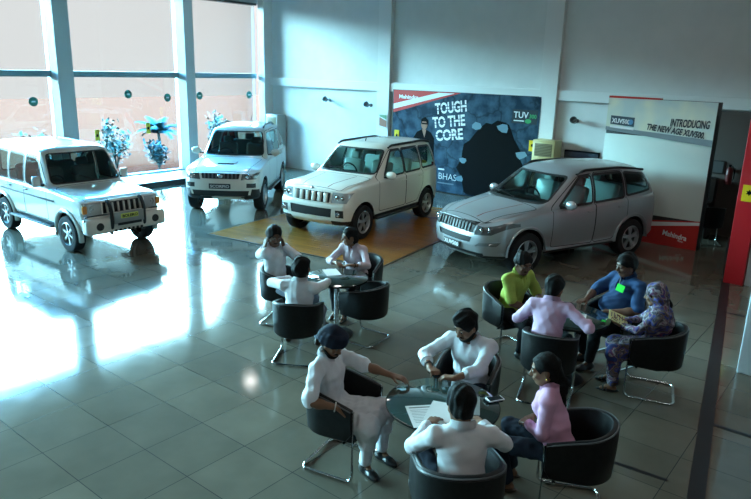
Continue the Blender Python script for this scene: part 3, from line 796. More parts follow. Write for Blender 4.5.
# ================================================================ people: one continuous skin per body, grown from a distance field
class Field:
    def __init__(self, vox): self.v = vox; self.prims = []
    def cone(self, a, b, ra, rb, k=.02): self.prims.append(('c', np.array(a, float), np.array(b, float), ra, rb, k, 'add')); return self
    def ell(self, c, r, R=None, k=.02, op='add'): self.prims.append(('e', np.array(c, float), np.array(r, float), np.array(R, float) if R is not None else np.eye(3), 0, k, op)); return self
    def cutc(self, a, b, ra, rb, k=.005): self.prims.append(('c', np.array(a, float), np.array(b, float), ra, rb, k, 'sub')); return self
    def plane(self, p, n, k=.004): self.prims.append(('p', np.array(p, float), np.array(n, float), 0, 0, k, 'sub')); return self   # removes the side n points to
    def mesh(self, folds=0., seed=0):
        v = self.v
        lo = np.full(3, 1e9); hi = -lo
        for p in self.prims:
            if p[6] != 'add': continue
            if p[0] == 'c':
                r = max(p[3], p[4]); lo = np.minimum(lo, np.minimum(p[1], p[2])-r); hi = np.maximum(hi, np.maximum(p[1], p[2])+r)
            else:
                r = p[2].max(); lo = np.minimum(lo, p[1]-r); hi = np.maximum(hi, p[1]+r)
        lo -= .03; hi += .03
        n = np.ceil((hi-lo)/v).astype(int)+1
        D = np.full(n, .5, np.float32)
        ax = [lo[i]+v*np.arange(n[i]) for i in range(3)]
        for p in self.prims:
            k = p[5]
            if p[0] == 'c':
                m = max(p[3], p[4])+k+3*v; a = np.minimum(p[1], p[2])-m; b = np.maximum(p[1], p[2])+m
            elif p[0] == 'e':
                m = p[2].max()+k+3*v; a = p[1]-m; b = p[1]+m
            else: a, b = lo, hi
            i0 = np.clip(np.floor((a-lo)/v).astype(int), 0, n); i1 = np.clip(np.ceil((b-lo)/v).astype(int)+1, 0, n)
            if (i1 <= i0).any(): continue
            X = ax[0][i0[0]:i1[0]][:, None, None]; Y = ax[1][i0[1]:i1[1]][None, :, None]; Z = ax[2][i0[2]:i1[2]][None, None, :]
            if p[0] == 'c':
                A, B = p[1], p[2]; d = B-A; L2 = max(float(d@d), 1e-9)
                t = np.clip(((X-A[0])*d[0]+(Y-A[1])*d[1]+(Z-A[2])*d[2])/L2, 0, 1)
                dx, dy, dz = X-A[0]-t*d[0], Y-A[1]-t*d[1], Z-A[2]-t*d[2]
                q = np.sqrt(dx*dx+dy*dy+dz*dz) - (p[3]+(p[4]-p[3])*t)
            elif p[0] == 'e':
                R = p[3]; x, y, z = X-p[1][0], Y-p[1][1], Z-p[1][2]
                u = [R[0, i]*x+R[1, i]*y+R[2, i]*z for i in range(3)]
                s = [u[i]/p[2][i] for i in range(3)]; s2 = [u[i]/p[2][i]**2 for i in range(3)]
                k0 = np.sqrt(s[0]**2+s[1]**2+s[2]**2); k1 = np.sqrt(s2[0]**2+s2[1]**2+s2[2]**2)+1e-9
                q = k0*(k0-1)/k1
            else:
                q = -((X-p[1][0])*p[2][0]+(Y-p[1][1])*p[2][1]+(Z-p[1][2])*p[2][2])
            sl = D[i0[0]:i1[0], i0[1]:i1[1], i0[2]:i1[2]]
            if p[6] == 'add':
                h = np.maximum(k-np.abs(sl-q), 0)/k; sl[...] = np.minimum(sl, q)-h*h*k*.25
            else:
                q = -q; h = np.maximum(k-np.abs(sl-q), 0)/k; sl[...] = np.maximum(sl, q)+h*h*k*.25
        if folds:
            rg = np.random.RandomState(seed); X, Y, Z = ax[0][:, None, None], ax[1][None, :, None], ax[2][None, None, :]
            for j in range(6):
                d = rg.randn(3); d /= np.linalg.norm(d); w = 2*PI/rg.uniform(.05, .15); ph = rg.uniform(0, 6.28)
                e = rg.randn(3)*9
                D += (folds/2.2*np.sin(w*(d[0]*X+d[1]*Y+d[2]*Z)+ph+1.3*np.sin(e[0]*X+e[1]*Y+e[2]*Z))).astype(np.float32)
        return surface_net(D, lo, v)

def surface_net(D, lo, v):
    S = D < 0
    nx, ny, nz = D.shape
    c = np.zeros((nx-1, ny-1, nz-1), np.int8)
    for i in (0, 1):
        for j in (0, 1):
            for k in (0, 1): c += S[i:nx-1+i, j:ny-1+j, k:nz-1+k]
    act = np.argwhere((c > 0) & (c < 8)); idx = np.full(c.shape, -1, np.int32); idx[act[:, 0], act[:, 1], act[:, 2]] = np.arange(len(act))
    P = np.zeros((len(act), 3)); W = np.zeros(len(act))
    cor = [(i, j, k) for i in (0, 1) for j in (0, 1) for k in (0, 1)]
    val = {q: D[act[:, 0]+q[0], act[:, 1]+q[1], act[:, 2]+q[2]].astype(float) for q in cor}
    for a in cor:
        for d in range(3):
            if a[d]: continue
            b = list(a); b[d] = 1; b = tuple(b)
            va, vb = val[a], val[b]; m = (va < 0) != (vb < 0)
            t = np.where(m, va/(va-vb+1e-12), 0)
            for ax in range(3): P[:, ax] += np.where(m, a[ax]+(t if ax == d else 0), 0)
            W += m
    P = (P/W[:, None]+act)*v+lo
    quads = []
    for d in range(3):
        e, f = (d+1) % 3, (d+2) % 3
        sl0 = [slice(None)]*3; sl1 = [slice(None)]*3; sl0[d] = slice(0, -1); sl1[d] = slice(1, None)
        A, B = S[tuple(sl0)], S[tuple(sl1)]
        for flip, M in ((0, A & ~B), (1, ~A & B)):
            q = np.argwhere(M)
            if not len(q): continue
            g = []
            for (oe, of) in ((-1, -1), (0, -1), (0, 0), (-1, 0)):
                r = q.copy(); r[:, e] += oe; r[:, f] += of
                g.append(idx[np.clip(r[:, 0], 0, nx-2), np.clip(r[:, 1], 0, ny-2), np.clip(r[:, 2], 0, nz-2)])
            Q = np.stack(g, 1); Q = Q[(Q >= 0).all(1)]
            quads.append(Q[:, ::-1] if flip else Q)
    return P, np.concatenate(quads)

def net_obj(name, PQ, m, parent=None):
    P, Q = PQ
    me = bpy.data.meshes.new(name); me.vertices.add(len(P)); me.vertices.foreach_set('co', P.astype(np.float32).ravel())
    me.loops.add(len(Q)*4); me.loops.foreach_set('vertex_index', Q.astype(np.int32).ravel())
    me.polygons.add(len(Q)); me.polygons.foreach_set('loop_start', (np.arange(len(Q))*4).astype(np.int32))
    me.update(calc_edges=True); me.validate()
    me.polygons.foreach_set('use_smooth', [True]*len(me.polygons)); me.materials.append(m)
    o = bpy.data.objects.new(name, me); COL.objects.link(o)
    if parent: o.parent = parent
    return o

def fabric(name, c, var=.06, rough=.85):
    m = mat(name, c, rough, spec=.2)
    if not m.node_tree.nodes.get('Noise Texture'):
        mottle(m, tuple(x*(1-var) for x in c), tuple(min(1, x*(1+var)) for x in c), 14, 5, .25, .35, .65, 160)
    return m
def skin(tone): return mottle(mat('skin_%d' % int(tone[0]*1000), tone, .5, spec=.4), tuple(x*.9 for x in tone), tuple(x*1.08 for x in tone), 9, 3)
M_hair = mottle(mat('black_hair', (.005, .0045, .0045), .65, spec=.15), (.003, .003, .003), (.007, .0065, .006), 60, 4, .6, .35, .65, 120)
M_eye = mat('eye_white', (.20, .18, .17), .5); M_iris = mat('dark_iris', (.02, .012, .008), .15)
M_brow = mat('eyebrow', (.015, .012, .011), .8)

def rotm(axis, a): return np.array(Matrix.Rotation(a, 3, axis))
def unit(v): v = np.array(v, float); return v/max(np.linalg.norm(v), 1e-9)
def ik(a, t, l1, l2, pole):
    d = t-a; L = np.linalg.norm(d)
    if L > (l1+l2)*.998: t = a+d/L*(l1+l2)*.998; d = t-a; L = np.linalg.norm(d)
    L = max(L, abs(l1-l2)+.02)
    u = d/np.linalg.norm(d); x = (l1*l1-l2*l2+L*L)/(2*L); h = math.sqrt(max(l1*l1-x*x, 0))
    p = np.array(pole, float); p = p-u*(p@u); p = unit(p)
    return a+u*x+p*h, t

def person(label, at, yaw, P):
    """seated figure; local +x is where the body faces, origin on the floor under the hips"""
    s = P.get('s', .9); fem = P.get('fem', False); tone = P['skin']; vx = P.get('vox', .005)
    cy, sy = math.cos(yaw), math.sin(yaw)
    def loc(w):   # world -> local
        x, y = w[0]-at[0], w[1]-at[1]; return np.array([x*cy+y*sy, -x*sy+y*cy, w[2]])
    seat = P.get('seat', .42)
    H = np.array([P.get('hipx', 0.), 0, seat+.095*s])
    lean, roll = math.radians(P.get('lean', 8)), math.radians(P.get('roll', 0))
    tw = math.radians(P.get('twist', 0))
    sp = unit([math.sin(lean), math.sin(roll), math.cos(lean)])
    Rt = rotm('Z', tw) @ rotm('Y', lean*.9)          # torso frame (x forward)
    fwd, lft = Rt[:, 0], (rotm('Z', tw))[:, 1]
    bulk = P.get('bulk', 1.); belly = P.get('belly', 0.)
    tl = .50*s
    N = H+sp*tl
    sw = (.155 if fem else .176)*s*P.get('sw', 1.)
    SC = N-sp*.058*s
    Sh = {1: SC+lft*sw+np.array([0, 0, P.get('shl', 0)]), -1: SC-lft*sw+np.array([0, 0, P.get('shr', 0)])}   # 1 = left
    # head
    hy, hp, hr = (math.radians(P.get(k, 0)) for k in ('hyaw', 'hpitch', 'hroll'))
    Rh = rotm('Z', hy) @ rotm('Y', hp) @ rotm('X', hr)
    neckd = unit(sp*.7+np.array([0, 0, .5])+Rh[:, 0]*.25)
    HB = N+neckd*.062*s
    HC = HB+Rh[:, 2]*.085*s+Rh[:, 0]*.022*s
    hs = s*P.get('hs', 1.)*1.08
    h = lambda x, y, z: HC+Rh @ (np.array([x, y, z])*hs)
    hd = lambda x, y, z: np.array([x, y, z])*hs
    # arms
    ul, fl = .285*s, .245*s
    arms = {}
    for sd in (1, -1):
        A = dict(P['arms'][sd])
        if 'ear' in A:
            T = h(*A['ear']); A['d'] = Rh @ np.array(A['d']); A['n'] = Rh @ np.array(A['n'])
        else: T = loc(A['w'])
        E, T = ik(Sh[sd], T, ul, fl, A.get('pole', (-.5, sd*.6, -.6)))
        d = unit(A['d']) if 'd' in A else unit(T-E)
        if 'dw' in A: w = A['dw']; d = unit([w[0]*cy+w[1]*sy, -w[0]*sy+w[1]*cy, w[2]])
        n = np.array(A.get('n', (0, 0, -1)), float); n = unit(n-d*(n@d))
        arms[sd] = (Sh[sd], E, T, d, n, A.get('curl', .35), A.get('spread', .06))
    # legs
    legs = {}
    for sd in (1, -1):
        L = P['legs'][sd]
        hj = H+np.array([.03*s, sd*.09*s, -.02*s])
        A = loc(L['a']); A[2] = .085*s if len(L['a']) < 3 or L['a'][2] == 0 else L['a'][2]
        K, A = ik(hj, A, .42*s, .41*s, L.get('pole', (1, sd*.25, .8)))
        fd = unit(L['f']) if 'f' in L else unit([A[0]-hj[0]*.2+.2, (A[1])*.6, 0])
        legs[sd] = (hj, K, A, fd)
    # ---- body skin
    F = Field(vx)
    F.ell(H, (.115*s*bulk, .15*s*bulk, .11*s), None, .05)
    F.ell(H+sp*.17*s+fwd*belly*.5, ((.09*bulk+belly*.7)*s, .125*s*bulk, .13*s), Rt, .05)
    F.ell(H+sp*.33*s, (.088*s*bulk, .13*s*bulk, .14*s), Rt, .03)
    F.cone(Sh[1], Sh[-1], .044*s, .044*s, .02)
    for sd in (1, -1): F.cone(N+neckd*.015*s, Sh[sd]*.6+N*.4, .034*s, .026*s, .02)
    F.cone(N-sp*.03*s, HB+Rh[:, 2]*.03*s, (.047 if fem else .056)*s, (.044 if fem else .052)*s, .03)
    F.ell(h(-.012, 0, .028), hd(.096, .076, .090), Rh, .01)
    F.ell(h(.026, 0, -.030), hd(.064, .060 if not fem else .056, .080), Rh, .03)
    F.ell(h(.048, 0, -.090), hd(.034, .036 if not fem else .029, .028), Rh, .03)
    for sd in (1, -1):
        F.cone(h(-.01, sd*.056, -.045), h(.04, sd*.034, -.088), .022*hs, .02*hs, .03)     # jaw line
        F.ell(h(.062, sd*.038, -.030), hd(.022, .02, .02), Rh, .02)                     # cheek
        F.ell(h(.096, sd*.031, .006), hd(.016, .018, .011), Rh, .012, 'sub')           # eye socket
        F.ell(h(.076, sd*.031, .005), hd(.0155, .0155, .0135), Rh, .004)               # lids
        F.cone(h(.080, sd*.016, .026), h(.074, sd*.046, .024), .010*hs, .009*hs, .012)   # brow
        F.ell(h(-.008, sd*.078, -.008), hd(.020, .009, .034), Rh @ rotm('Z', sd*.35), .006)    # ear
        F.ell(h(.0, sd*.088, -.004), hd(.009, .006, .018), Rh, .005, 'sub')
    F.cone(h(.086, 0, .012), h(.108, 0, -.026), .0085*hs, .0135*hs, .012)
    for sd in (1, -1): F.ell(h(.098, sd*.012, -.031), hd(.010, .008, .008), Rh, .008)
    F.ell(h(.086, 0, -.056), hd(.012, .024, .007), Rh, .008)
    F.ell(h(.083, 0, -.067), hd(.012, .020, .007), Rh, .008)
    F.ell(h(.100, 0, -.0615), hd(.010, .022, .0022), Rh, .003, 'sub')
    ar = (.036 if fem else .043)*s*P.get('armr', 1)
    for sd, (A, E, T, d, n, curl, spread) in arms.items():
        F.cone(A, E, ar*1.06, ar*.84, .03); F.cone(E, E+(T-E)*.35, ar*.86, ar*.88, .02); F.cone(E+(T-E)*.3, T, ar*.86, ar*.58, .03)
        t = np.cross(d, n) if sd == -1 else np.cross(n, d)     # towards the thumb
        q = s*(.9 if fem else 1.)
        kn = []
        for i in range(4):
            o = (.030, .010, -.010, -.029)[i]
            kn.append(T+d*(.088, .091, .088, .080)[i]*q+t*o*q)
            F.cone(T+d*.012*q+t*o*.7*q, kn[-1], .0155*q, .0115*q, .012)
        for i in range(4):
            l = (.072, .080, .074, .058)[i]*q; c = curl*(1, 1.05, 1.1, 1.2)[i]; p = kn[i]
            a0 = c*.9; dd = unit(d+t*spread*(1.5-i)*.8)
            for j, (fr, ra, rb) in enumerate(((.44, .0098, .0088), (.31, .0088, .0080), (.25, .0080, .0064))):
                v = dd*math.cos(a0)+n*math.sin(a0); e = p+v*l*fr
                F.cone(p, e, ra*q, rb*q, .004); p = e; a0 += c*1.1
        b = T+d*.028*q+t*.026*q; v1 = unit(t*.75+d*.62+n*.32); v2 = unit(t*.25+d*.9+n*(.3+curl*.4))
        F.cone(T+d*.012*q+t*.010*q, b+v1*.018*q, .017*q, .0145*q, .012); F.cone(b+v1*.012*q, b+v1*.045*q, .0125*q, .0105*q, .006); F.cone(b+v1*.045*q, b+v1*.045*q+v2*.032*q, .0105*q, .008*q, .004)
    for sd, (J, K, A, fd) in legs.items():
        F.cone(J, K, .072*s*bulk, .05*s, .04); F.cone(K, K+(A-K)*.35, .05*s, .05*s, .02); F.cone(K+(A-K)*.3, A, .05*s, .032*s, .03)
        up = np.array([0, 0, 1.])
        F.cone(A-up*.045*s-fd*.03*s, A-up*.058*s+fd*.12*s, .028*s, .022*s, .02); F.cone(A, A-up*.03*s+fd*.06*s, .032*s, .024*s, .02)
    body = net_obj('person', F.mesh(), skin(tone))
    body.location = (at[0], at[1], 0); body.rotation_euler = (0, 0, yaw)
    tag(body, label, 'person', P.get('group', 'people seated round the tables'))
    # ---- features
    for sd in (1, -1):
        bm = mell((0, 0, 0), (.0118*hs,)*3, None, 14, 10)
        c = Vector((1, 0, -.15)).normalized()
        for f in bm.faces:
            if f.calc_center_median().normalized().dot(c) > .83: f.material_index = 1
        M = Matrix(Rh.tolist()).to_4x4(); M.translation = Vector(h(.0815, sd*.031, .005)); bm.transform(M)
        obj('eye', bm, [M_eye, M_iris], body)
        obj('eyebrow', mtube([h(.0925, sd*.014, .029), h(.0915, sd*.030, .036), h(.080, sd*.050, .030)], [.0042*hs, .0048*hs, .003*hs], 6), M_brow, body)
    lipc = tuple(min(1, x*y) for x, y in zip(tone, (.85, .55, .55)))
    bm = mtube([h(.0895, .021, -.0605), h(.0965, .008, -.056), h(.0965, -.008, -.056), h(.0895, -.021, -.0605)], [.003*hs, .0045*hs, .0045*hs, .003*hs], 6)
    obj('lips', bm, mat('lip_%d' % int(tone[0]*1000), lipc, .4), body)
    hv = vx*1.1
    if P.get('hair', 'short') == 'short':
        G = Field(hv); G.ell(h(-.014, 0, .036), hd(.109, .089, .102), Rh, .01); G.ell(h(-.042, 0, -.015), hd(.070, .074, .078), Rh, .03)
        if P.get('quiff', 0): G.ell(h(.045, 0, .112), hd(.05, .058, .028), Rh, .03); G.ell(h(-.02, 0, .115), hd(.07, .06, .03), Rh, .03)
        G.ell(h(.115, 0, -.040), hd(.098, .110, .098), Rh, .012, 'sub'); G.ell(h(.112, 0, .03), hd(.042, .056, .038), Rh, .015, 'sub')
        G.plane(h(0, 0, -.078), -Rh[:, 2]); G.cutc(h(.014, .1, -.034), h(.014, -.1, -.034), .034*hs, .034*hs, .01)
        net_obj('hair', G.mesh(.006, 5), M_hair, body)
    elif P['hair'] in ('long', 'tied'):
        G = Field(hv); G.ell(h(-.014, 0, .032), hd(.105, .086, .096), Rh, .01)
        G.ell(h(-.055, 0, -.045), hd(.06, .07, .085), Rh, .03)
        G.ell(h(.120, 0, -.030), hd(.090, .092, .108), Rh, .012, 'sub'); G.plane(h(0, 0, -.115), -Rh[:, 2])
        G.cutc(h(.0, .085, -.012), h(.0, .1, -.012), .03*hs, .03*hs, .01); G.cutc(h(.0, -.085, -.012), h(.0, -.1, -.012), .03*hs, .03*hs, .01)
        p0 = h(-.09, 0, -.02)
        for (dx, dz) in ((-.035, -.09), (-.03, -.18), (-.02, -.27), (0, -.35))[:4 if P['hair'] == 'tied' else 3]:
            p1 = HC-fwd*(.115-dx*.3)*hs*1.15+np.array([0, 0, dz])*hs; G.cone(p0, p1, .034*hs, .030*hs if dz > -.3 else .016*hs, .02); p0 = p1
        net_obj('hair', G.mesh(.004, 9), M_hair, body)
    elif P['hair'] == 'turban':
        G = Field(hv); m = P['turban']
        G.ell(h(-.016, 0, .066), hd(.130, .106, .108), Rh @ rotm('Y', -.15), .01); G.ell(h(.07, 0, .085), hd(.06, .06, .05), Rh, .04)
        for i in range(5):
            a = -.5+i*.17; sd = 1 if i % 2 else -1; pts = []
            for t in np.linspace(-PI*.95, PI*.95, 15):
                pts.append(h(-.02+.112*math.cos(t), .092*math.sin(t), .030+.012*i+.050*math.cos(t)*(.4+i*.12)+.016*sd*math.sin(t)))
            for p, q in zip(pts, pts[1:]): G.cone(p, q, .022*hs, .022*hs, .02)
        net_obj('turban', G.mesh(.002, 3), m, body)
        G = Field(hv); G.ell(h(-.02, 0, -.03), hd(.088, .079, .05), Rh, .01); G.plane(h(.03, 0, 0), Rh[:, 0]); G.cutc(h(.0, .1, -.01), h(.0, -.1, -.01), .035*hs, .035*hs, .01); G.plane(h(0, 0, -.06), -Rh[:, 2])
        net_obj('hair', G.mesh(), M_hair, body)
    if P.get('beard'):
        G = Field(hv); e = .0065 if P['beard'] == 'full' else .0045
        G.ell(h(.026, 0, -.034), hd(.064+e, .060+e, .082+e), Rh, .02); G.ell(h(.048, 0, -.092), hd(.036+e, .038+e, .030+e), Rh, .03)
        for sd in (1, -1): G.cone(h(-.01, sd*.056, -.045), h(.04, sd*.034, -.088), (.023+e)*hs, (.022+e)*hs, .03)
        G.plane(h(.0, 0, -.036), unit(Rh[:, 2]*.9+Rh[:, 0]*.5)); G.ell(h(.10, 0, -.058), hd(.022, .023, .009), Rh, .006, 'sub'); G.plane(h(-.03, 0, 0), -Rh[:, 0])
        net_obj('beard', G.mesh(), M_hair, body)
    if P.get('moustache'):
        obj('moustache', mtube([h(.082, .030, -.056), h(.096, .016, -.047), h(.100, 0, -.044), h(.096, -.016, -.047), h(.082, -.030, -.056)], [.003*hs, .0065*hs, .006*hs, .0065*hs, .003*hs], 8), M_hair, body)
    if P.get('glasses'):
        for sd in (1, -1):
            c = [h(.105, sd*.031+.024*math.cos(t), .003+.018*math.sin(t)) for t in np.linspace(0, 2*PI, 17)[:-1]]
            bm = mtube(c, .002*hs, 6, closed=True); tube(bm, [h(.105, sd*.055, .006), h(.06, sd*.076, .008), h(-.01, sd*.084, .006)], .002*hs, 6)
            if sd == 1: tube(bm, [h(.105, .008, .006), h(.108, 0, .008), h(.105, -.008, .006)], .002*hs, 6)
            obj('spectacles', bm, mat('spectacle_rim', (.02, .02, .02), .3), body)
    if P.get('earring'):
        for sd in (1, -1): obj('earring', mell(h(.0, sd*.084, -.046), (.0075*hs,)*3, None, 10, 8), mat('gold', (.8, .5, .15), .2, metal=1), body)
    # ---- shirt
    m = P['shirt']; G = Field(vx*1.25); slv = P.get('sleeve', 2.)     # 0..1 upper arm, 1..2 forearm
    loose = P.get('loose', 1.)
    G.ell(H+np.array([0, 0, .01]), (.150*s*bulk, .178*s*bulk*loose, .115*s), None, .06)
    G.ell(H+sp*.17*s+fwd*belly*.6, ((.122*bulk+belly)*s, (.158*bulk+belly*.35)*s*loose, .15*s), Rt, .06)
    G.ell(H+sp*.34*s+fwd*(.012 if not fem else .02)*s, (.122*s*bulk, (.168 if not fem else .148)*s*bulk, .16*s), Rt, .06)
    if fem:
        for sd in (1, -1): G.ell(H+sp*.34*s+fwd*.095*s+lft*sd*.062*s, (.058*s, .062*s, .06*s), Rt, .04)
    G.cone(Sh[1], Sh[-1], .058*s, .058*s, .05)
    for sd in (1, -1): G.cone(N-sp*.008*s, Sh[sd], .050*s, .052*s, .04)
    for sd, (A, E, T, d, n, curl, spread) in arms.items():
        r0, r1 = ar+.018*s, ar+.011*s
        if slv <= 1:
            e = A+(E-A)*slv; G.cone(A, e, r0, r1+.012*s, .03)
        else:
            G.cone(A, E, r0, r1+.002*s, .03); e = E+(T-E)*(slv-1)
            G.cone(E, e, r1+.004*s, max(ar*(.72 if slv > 1.6 else .95)+.010*s, .02), .012)
    G.cutc(N-sp*.01*s+fwd*.01*s, N+neckd*.14*s, .050*s if fem else .056*s, .085*s, .01)
    if P.get('vneck', 1):
        G.cutc(N+fwd*.09*s+sp*.01*s, N+fwd*.150*s-sp*.12*s, .044*s, .010*s, .008)
    if P.get('kurta'):
        for sd, (J, K, A, fd) in legs.items(): G.cone(J, J+(K-J)*1.02, .108*s, .095*s, .07)
        kc = (legs[1][1]+legs[-1][1])/2
        G.cone(H+np.array([.08, 0, -.02]), kc+np.array([0, 0, -.015]), .105*s, .08*s, .06)
        for sd, (J, K, A, fd) in legs.items(): G.cone(K, K+(A-K)*.42, .082*s, .078*s, .06)
    shirt = net_obj(P.get('shirtname', 'shirt'), G.mesh(P.get('folds', .0028), P.get('seed', 1)), m, body)
    # collar: standing band and two turned-down flaps
    if P.get('collar', True):
        cr = (.062 if fem else .070)*s; bm = bmesh.new()
        C0 = N+neckd*.030*s+fwd*.006*s; ux, uy, uz = unit(fwd-neckd*(fwd@neckd)), lft, neckd
        ring = []
        for t in np.linspace(.35, 2*PI-.35, 21):
            f = math.cos(t); up = .022-.028*max(0, f); c = math.cos(t); q = C0+ux*c*cr*1.02+uy*math.sin(t)*cr
            ring.append([q-uz*.018*s-uz*.03*s*max(0, f), q+uz*up*s*1.1, q*1+unit(ux*c+uy*math.sin(t))*.014*s+uz*up*s*1.0, q+unit(ux*c+uy*math.sin(t))*.024*s-uz*(.022+.035*max(0, f)**2)*s])
        vs = [[bm.verts.new(p) for p in r] for r in ring]
        for a, b in zip(vs, vs[1:]):
            for j in range(3): bm.faces.new((a[j], b[j], b[j+1], a[j+1]))
        for sd, r in ((1, vs[0]), (-1, vs[-1])):
            tip = bm.verts.new(C0+ux*cr*1.45+uy*sd*cr*.62-uz*.075*s); bm.faces.new((r[3], r[2], tip)); bm.faces.new((r[2], r[1], tip))
        bmesh.ops.solidify(bm, geom=bm.faces[:], thickness=.003)
        obj('collar', bm, m, body)
    # sleeve cuffs
    if slv > 1.3:
        for sd, (A, E, T, d, n, curl, spread) in arms.items():
            e = E+(T-E)*(slv-1); u = unit(T-E); r = max(ar*(.72 if slv > 1.6 else .95)+.016*s, .024)
            obj('cuff', mtube([e-u*.035*s, e-u*.03*s, e+u*.012*s, e+u*.016*s], [r*.96, r*1.02, r*1.0, r*.8], 16), m, body)
    # ---- trousers and shoes
    tm = P['trousers']; G = Field(vx*1.35)
    G.ell(H+np.array([0, 0, -.02*s]), (.135*s*bulk, .168*s*bulk, .10*s), None, .05)
    wide = P.get('wide', 1.)
    for sd, (J, K, A, fd) in legs.items():
        e = K+(A-K)*P.get('leglen', .90)
        G.cone(J, K, .092*s*bulk, .068*s*wide, .05); G.cone(K, K+(e-K)*.5, .068*s*wide, .062*s*wide, .02); G.cone(K+(e-K)*.45, e, .062*s*wide, .055*s*wide, .03)
    net_obj(P.get('trousername', 'trousers'), G.mesh(.003, P.get('seed', 1)+20), tm, body)
    for sd, (J, K, A, fd) in legs.items():
        up = np.array([0, 0, 1.]); g = A-up*.085*s; lf = np.array([-fd[1], fd[0], 0]); Rf = np.stack([fd, lf, up], 1)
        if P.get('sandals'):
            G = Field(.004); G.ell(g+fd*.05*s+up*.012, (.135*s, .045*s, .013), Rf, .01)
            G.plane(g+up*.003, -up)
            o = net_obj('sandal', G.mesh(), P['shoes'], body)
            bm = bmesh.new()
            for q in (.10, .065):
                tube(bm, [g+fd*q*s+lf*a*.046*s+up*(.016+.042*math.cos(a*PI/2)*s) for a in np.linspace(-1, 1, 9)], .007*s, 6)
            obj('strap', bm, P['shoes'], o)
        else:
            G = Field(.0055)
            G.cone(A-up*.005*s, A-up*.04*s, .042*s, .044*s, .02); G.cone(g+up*.036*s-fd*.035*s, g+up*.034*s+fd*.09*s, .038*s, .036*s, .03); G.ell(g+up*.026*s+fd*.12*s, (.068*s, .042*s, .034*s), Rf, .03)
            G.plane(g+up*.004, -up)
            net_obj('shoe', G.mesh(), P['shoes'], body)
    inf = dict(body=body, h=h, HC=HC, Rh=Rh, arms=arms, legs=legs, N=N, fwd=fwd, lft=lft, sp=sp, hs=hs, s=s, H=H, loc=loc, G=G, Sh=Sh)
    def world(p): p = np.array(p, float); return Vector((at[0]+p[0]*cy-p[1]*sy, at[1]+p[0]*sy+p[1]*cy, p[2]))
    inf['world'] = world
    return inf
# ================================================================ tables and tub chairs
TABLE_Z = .74
M_leather = mottle(mat('black_leather', (.010, .011, .012), .42, spec=.25), (.006, .0065, .007), (.009, .0095, .010), 30, 3, .08)
M_tubechrome = mat('steel_tube', (.62, .63, .63), .2, metal=1.)
M_top = mat('dark_green_glass', (.030, .060, .055), .07, coat=1., spec=.6)
M_edge = mat('table_edge', (.012, .016, .016), .25)
M_base = mat('black_base', (.016, .016, .017), .3)

def table(label, x, y, sc=1.):
    t = thing('round_table', label, 'table', (x, y, 0), 0, 'round glass tables'); t.scale = (sc, sc, 1)
    R, z = .44, TABLE_Z
    obj('tabletop', mlathe([(.001, z-.010), (R-.004, z-.010), (R, z-.007), (R, z-.003), (R-.004, z), (.001, z)], 64), M_top, t)
    obj('rim', mlathe([(R-.012, z-.022), (R+.003, z-.022), (R+.004, z-.003), (R-.002, z-.002), (R-.012, z-.0105)], 64), M_edge, t)
    obj('pole', mlathe([(.038, .03), (.036, .06), (.036, z-.03), (.09, z-.022), (.10, z-.0105)], 24), M_tubechrome, t)
    obj('base', mlathe([(.001, .0), (.235, .0), (.24, .008), (.22, .018), (.08, .03), (.05, .045), (.001, .045)], 40), M_base, t)
    return t

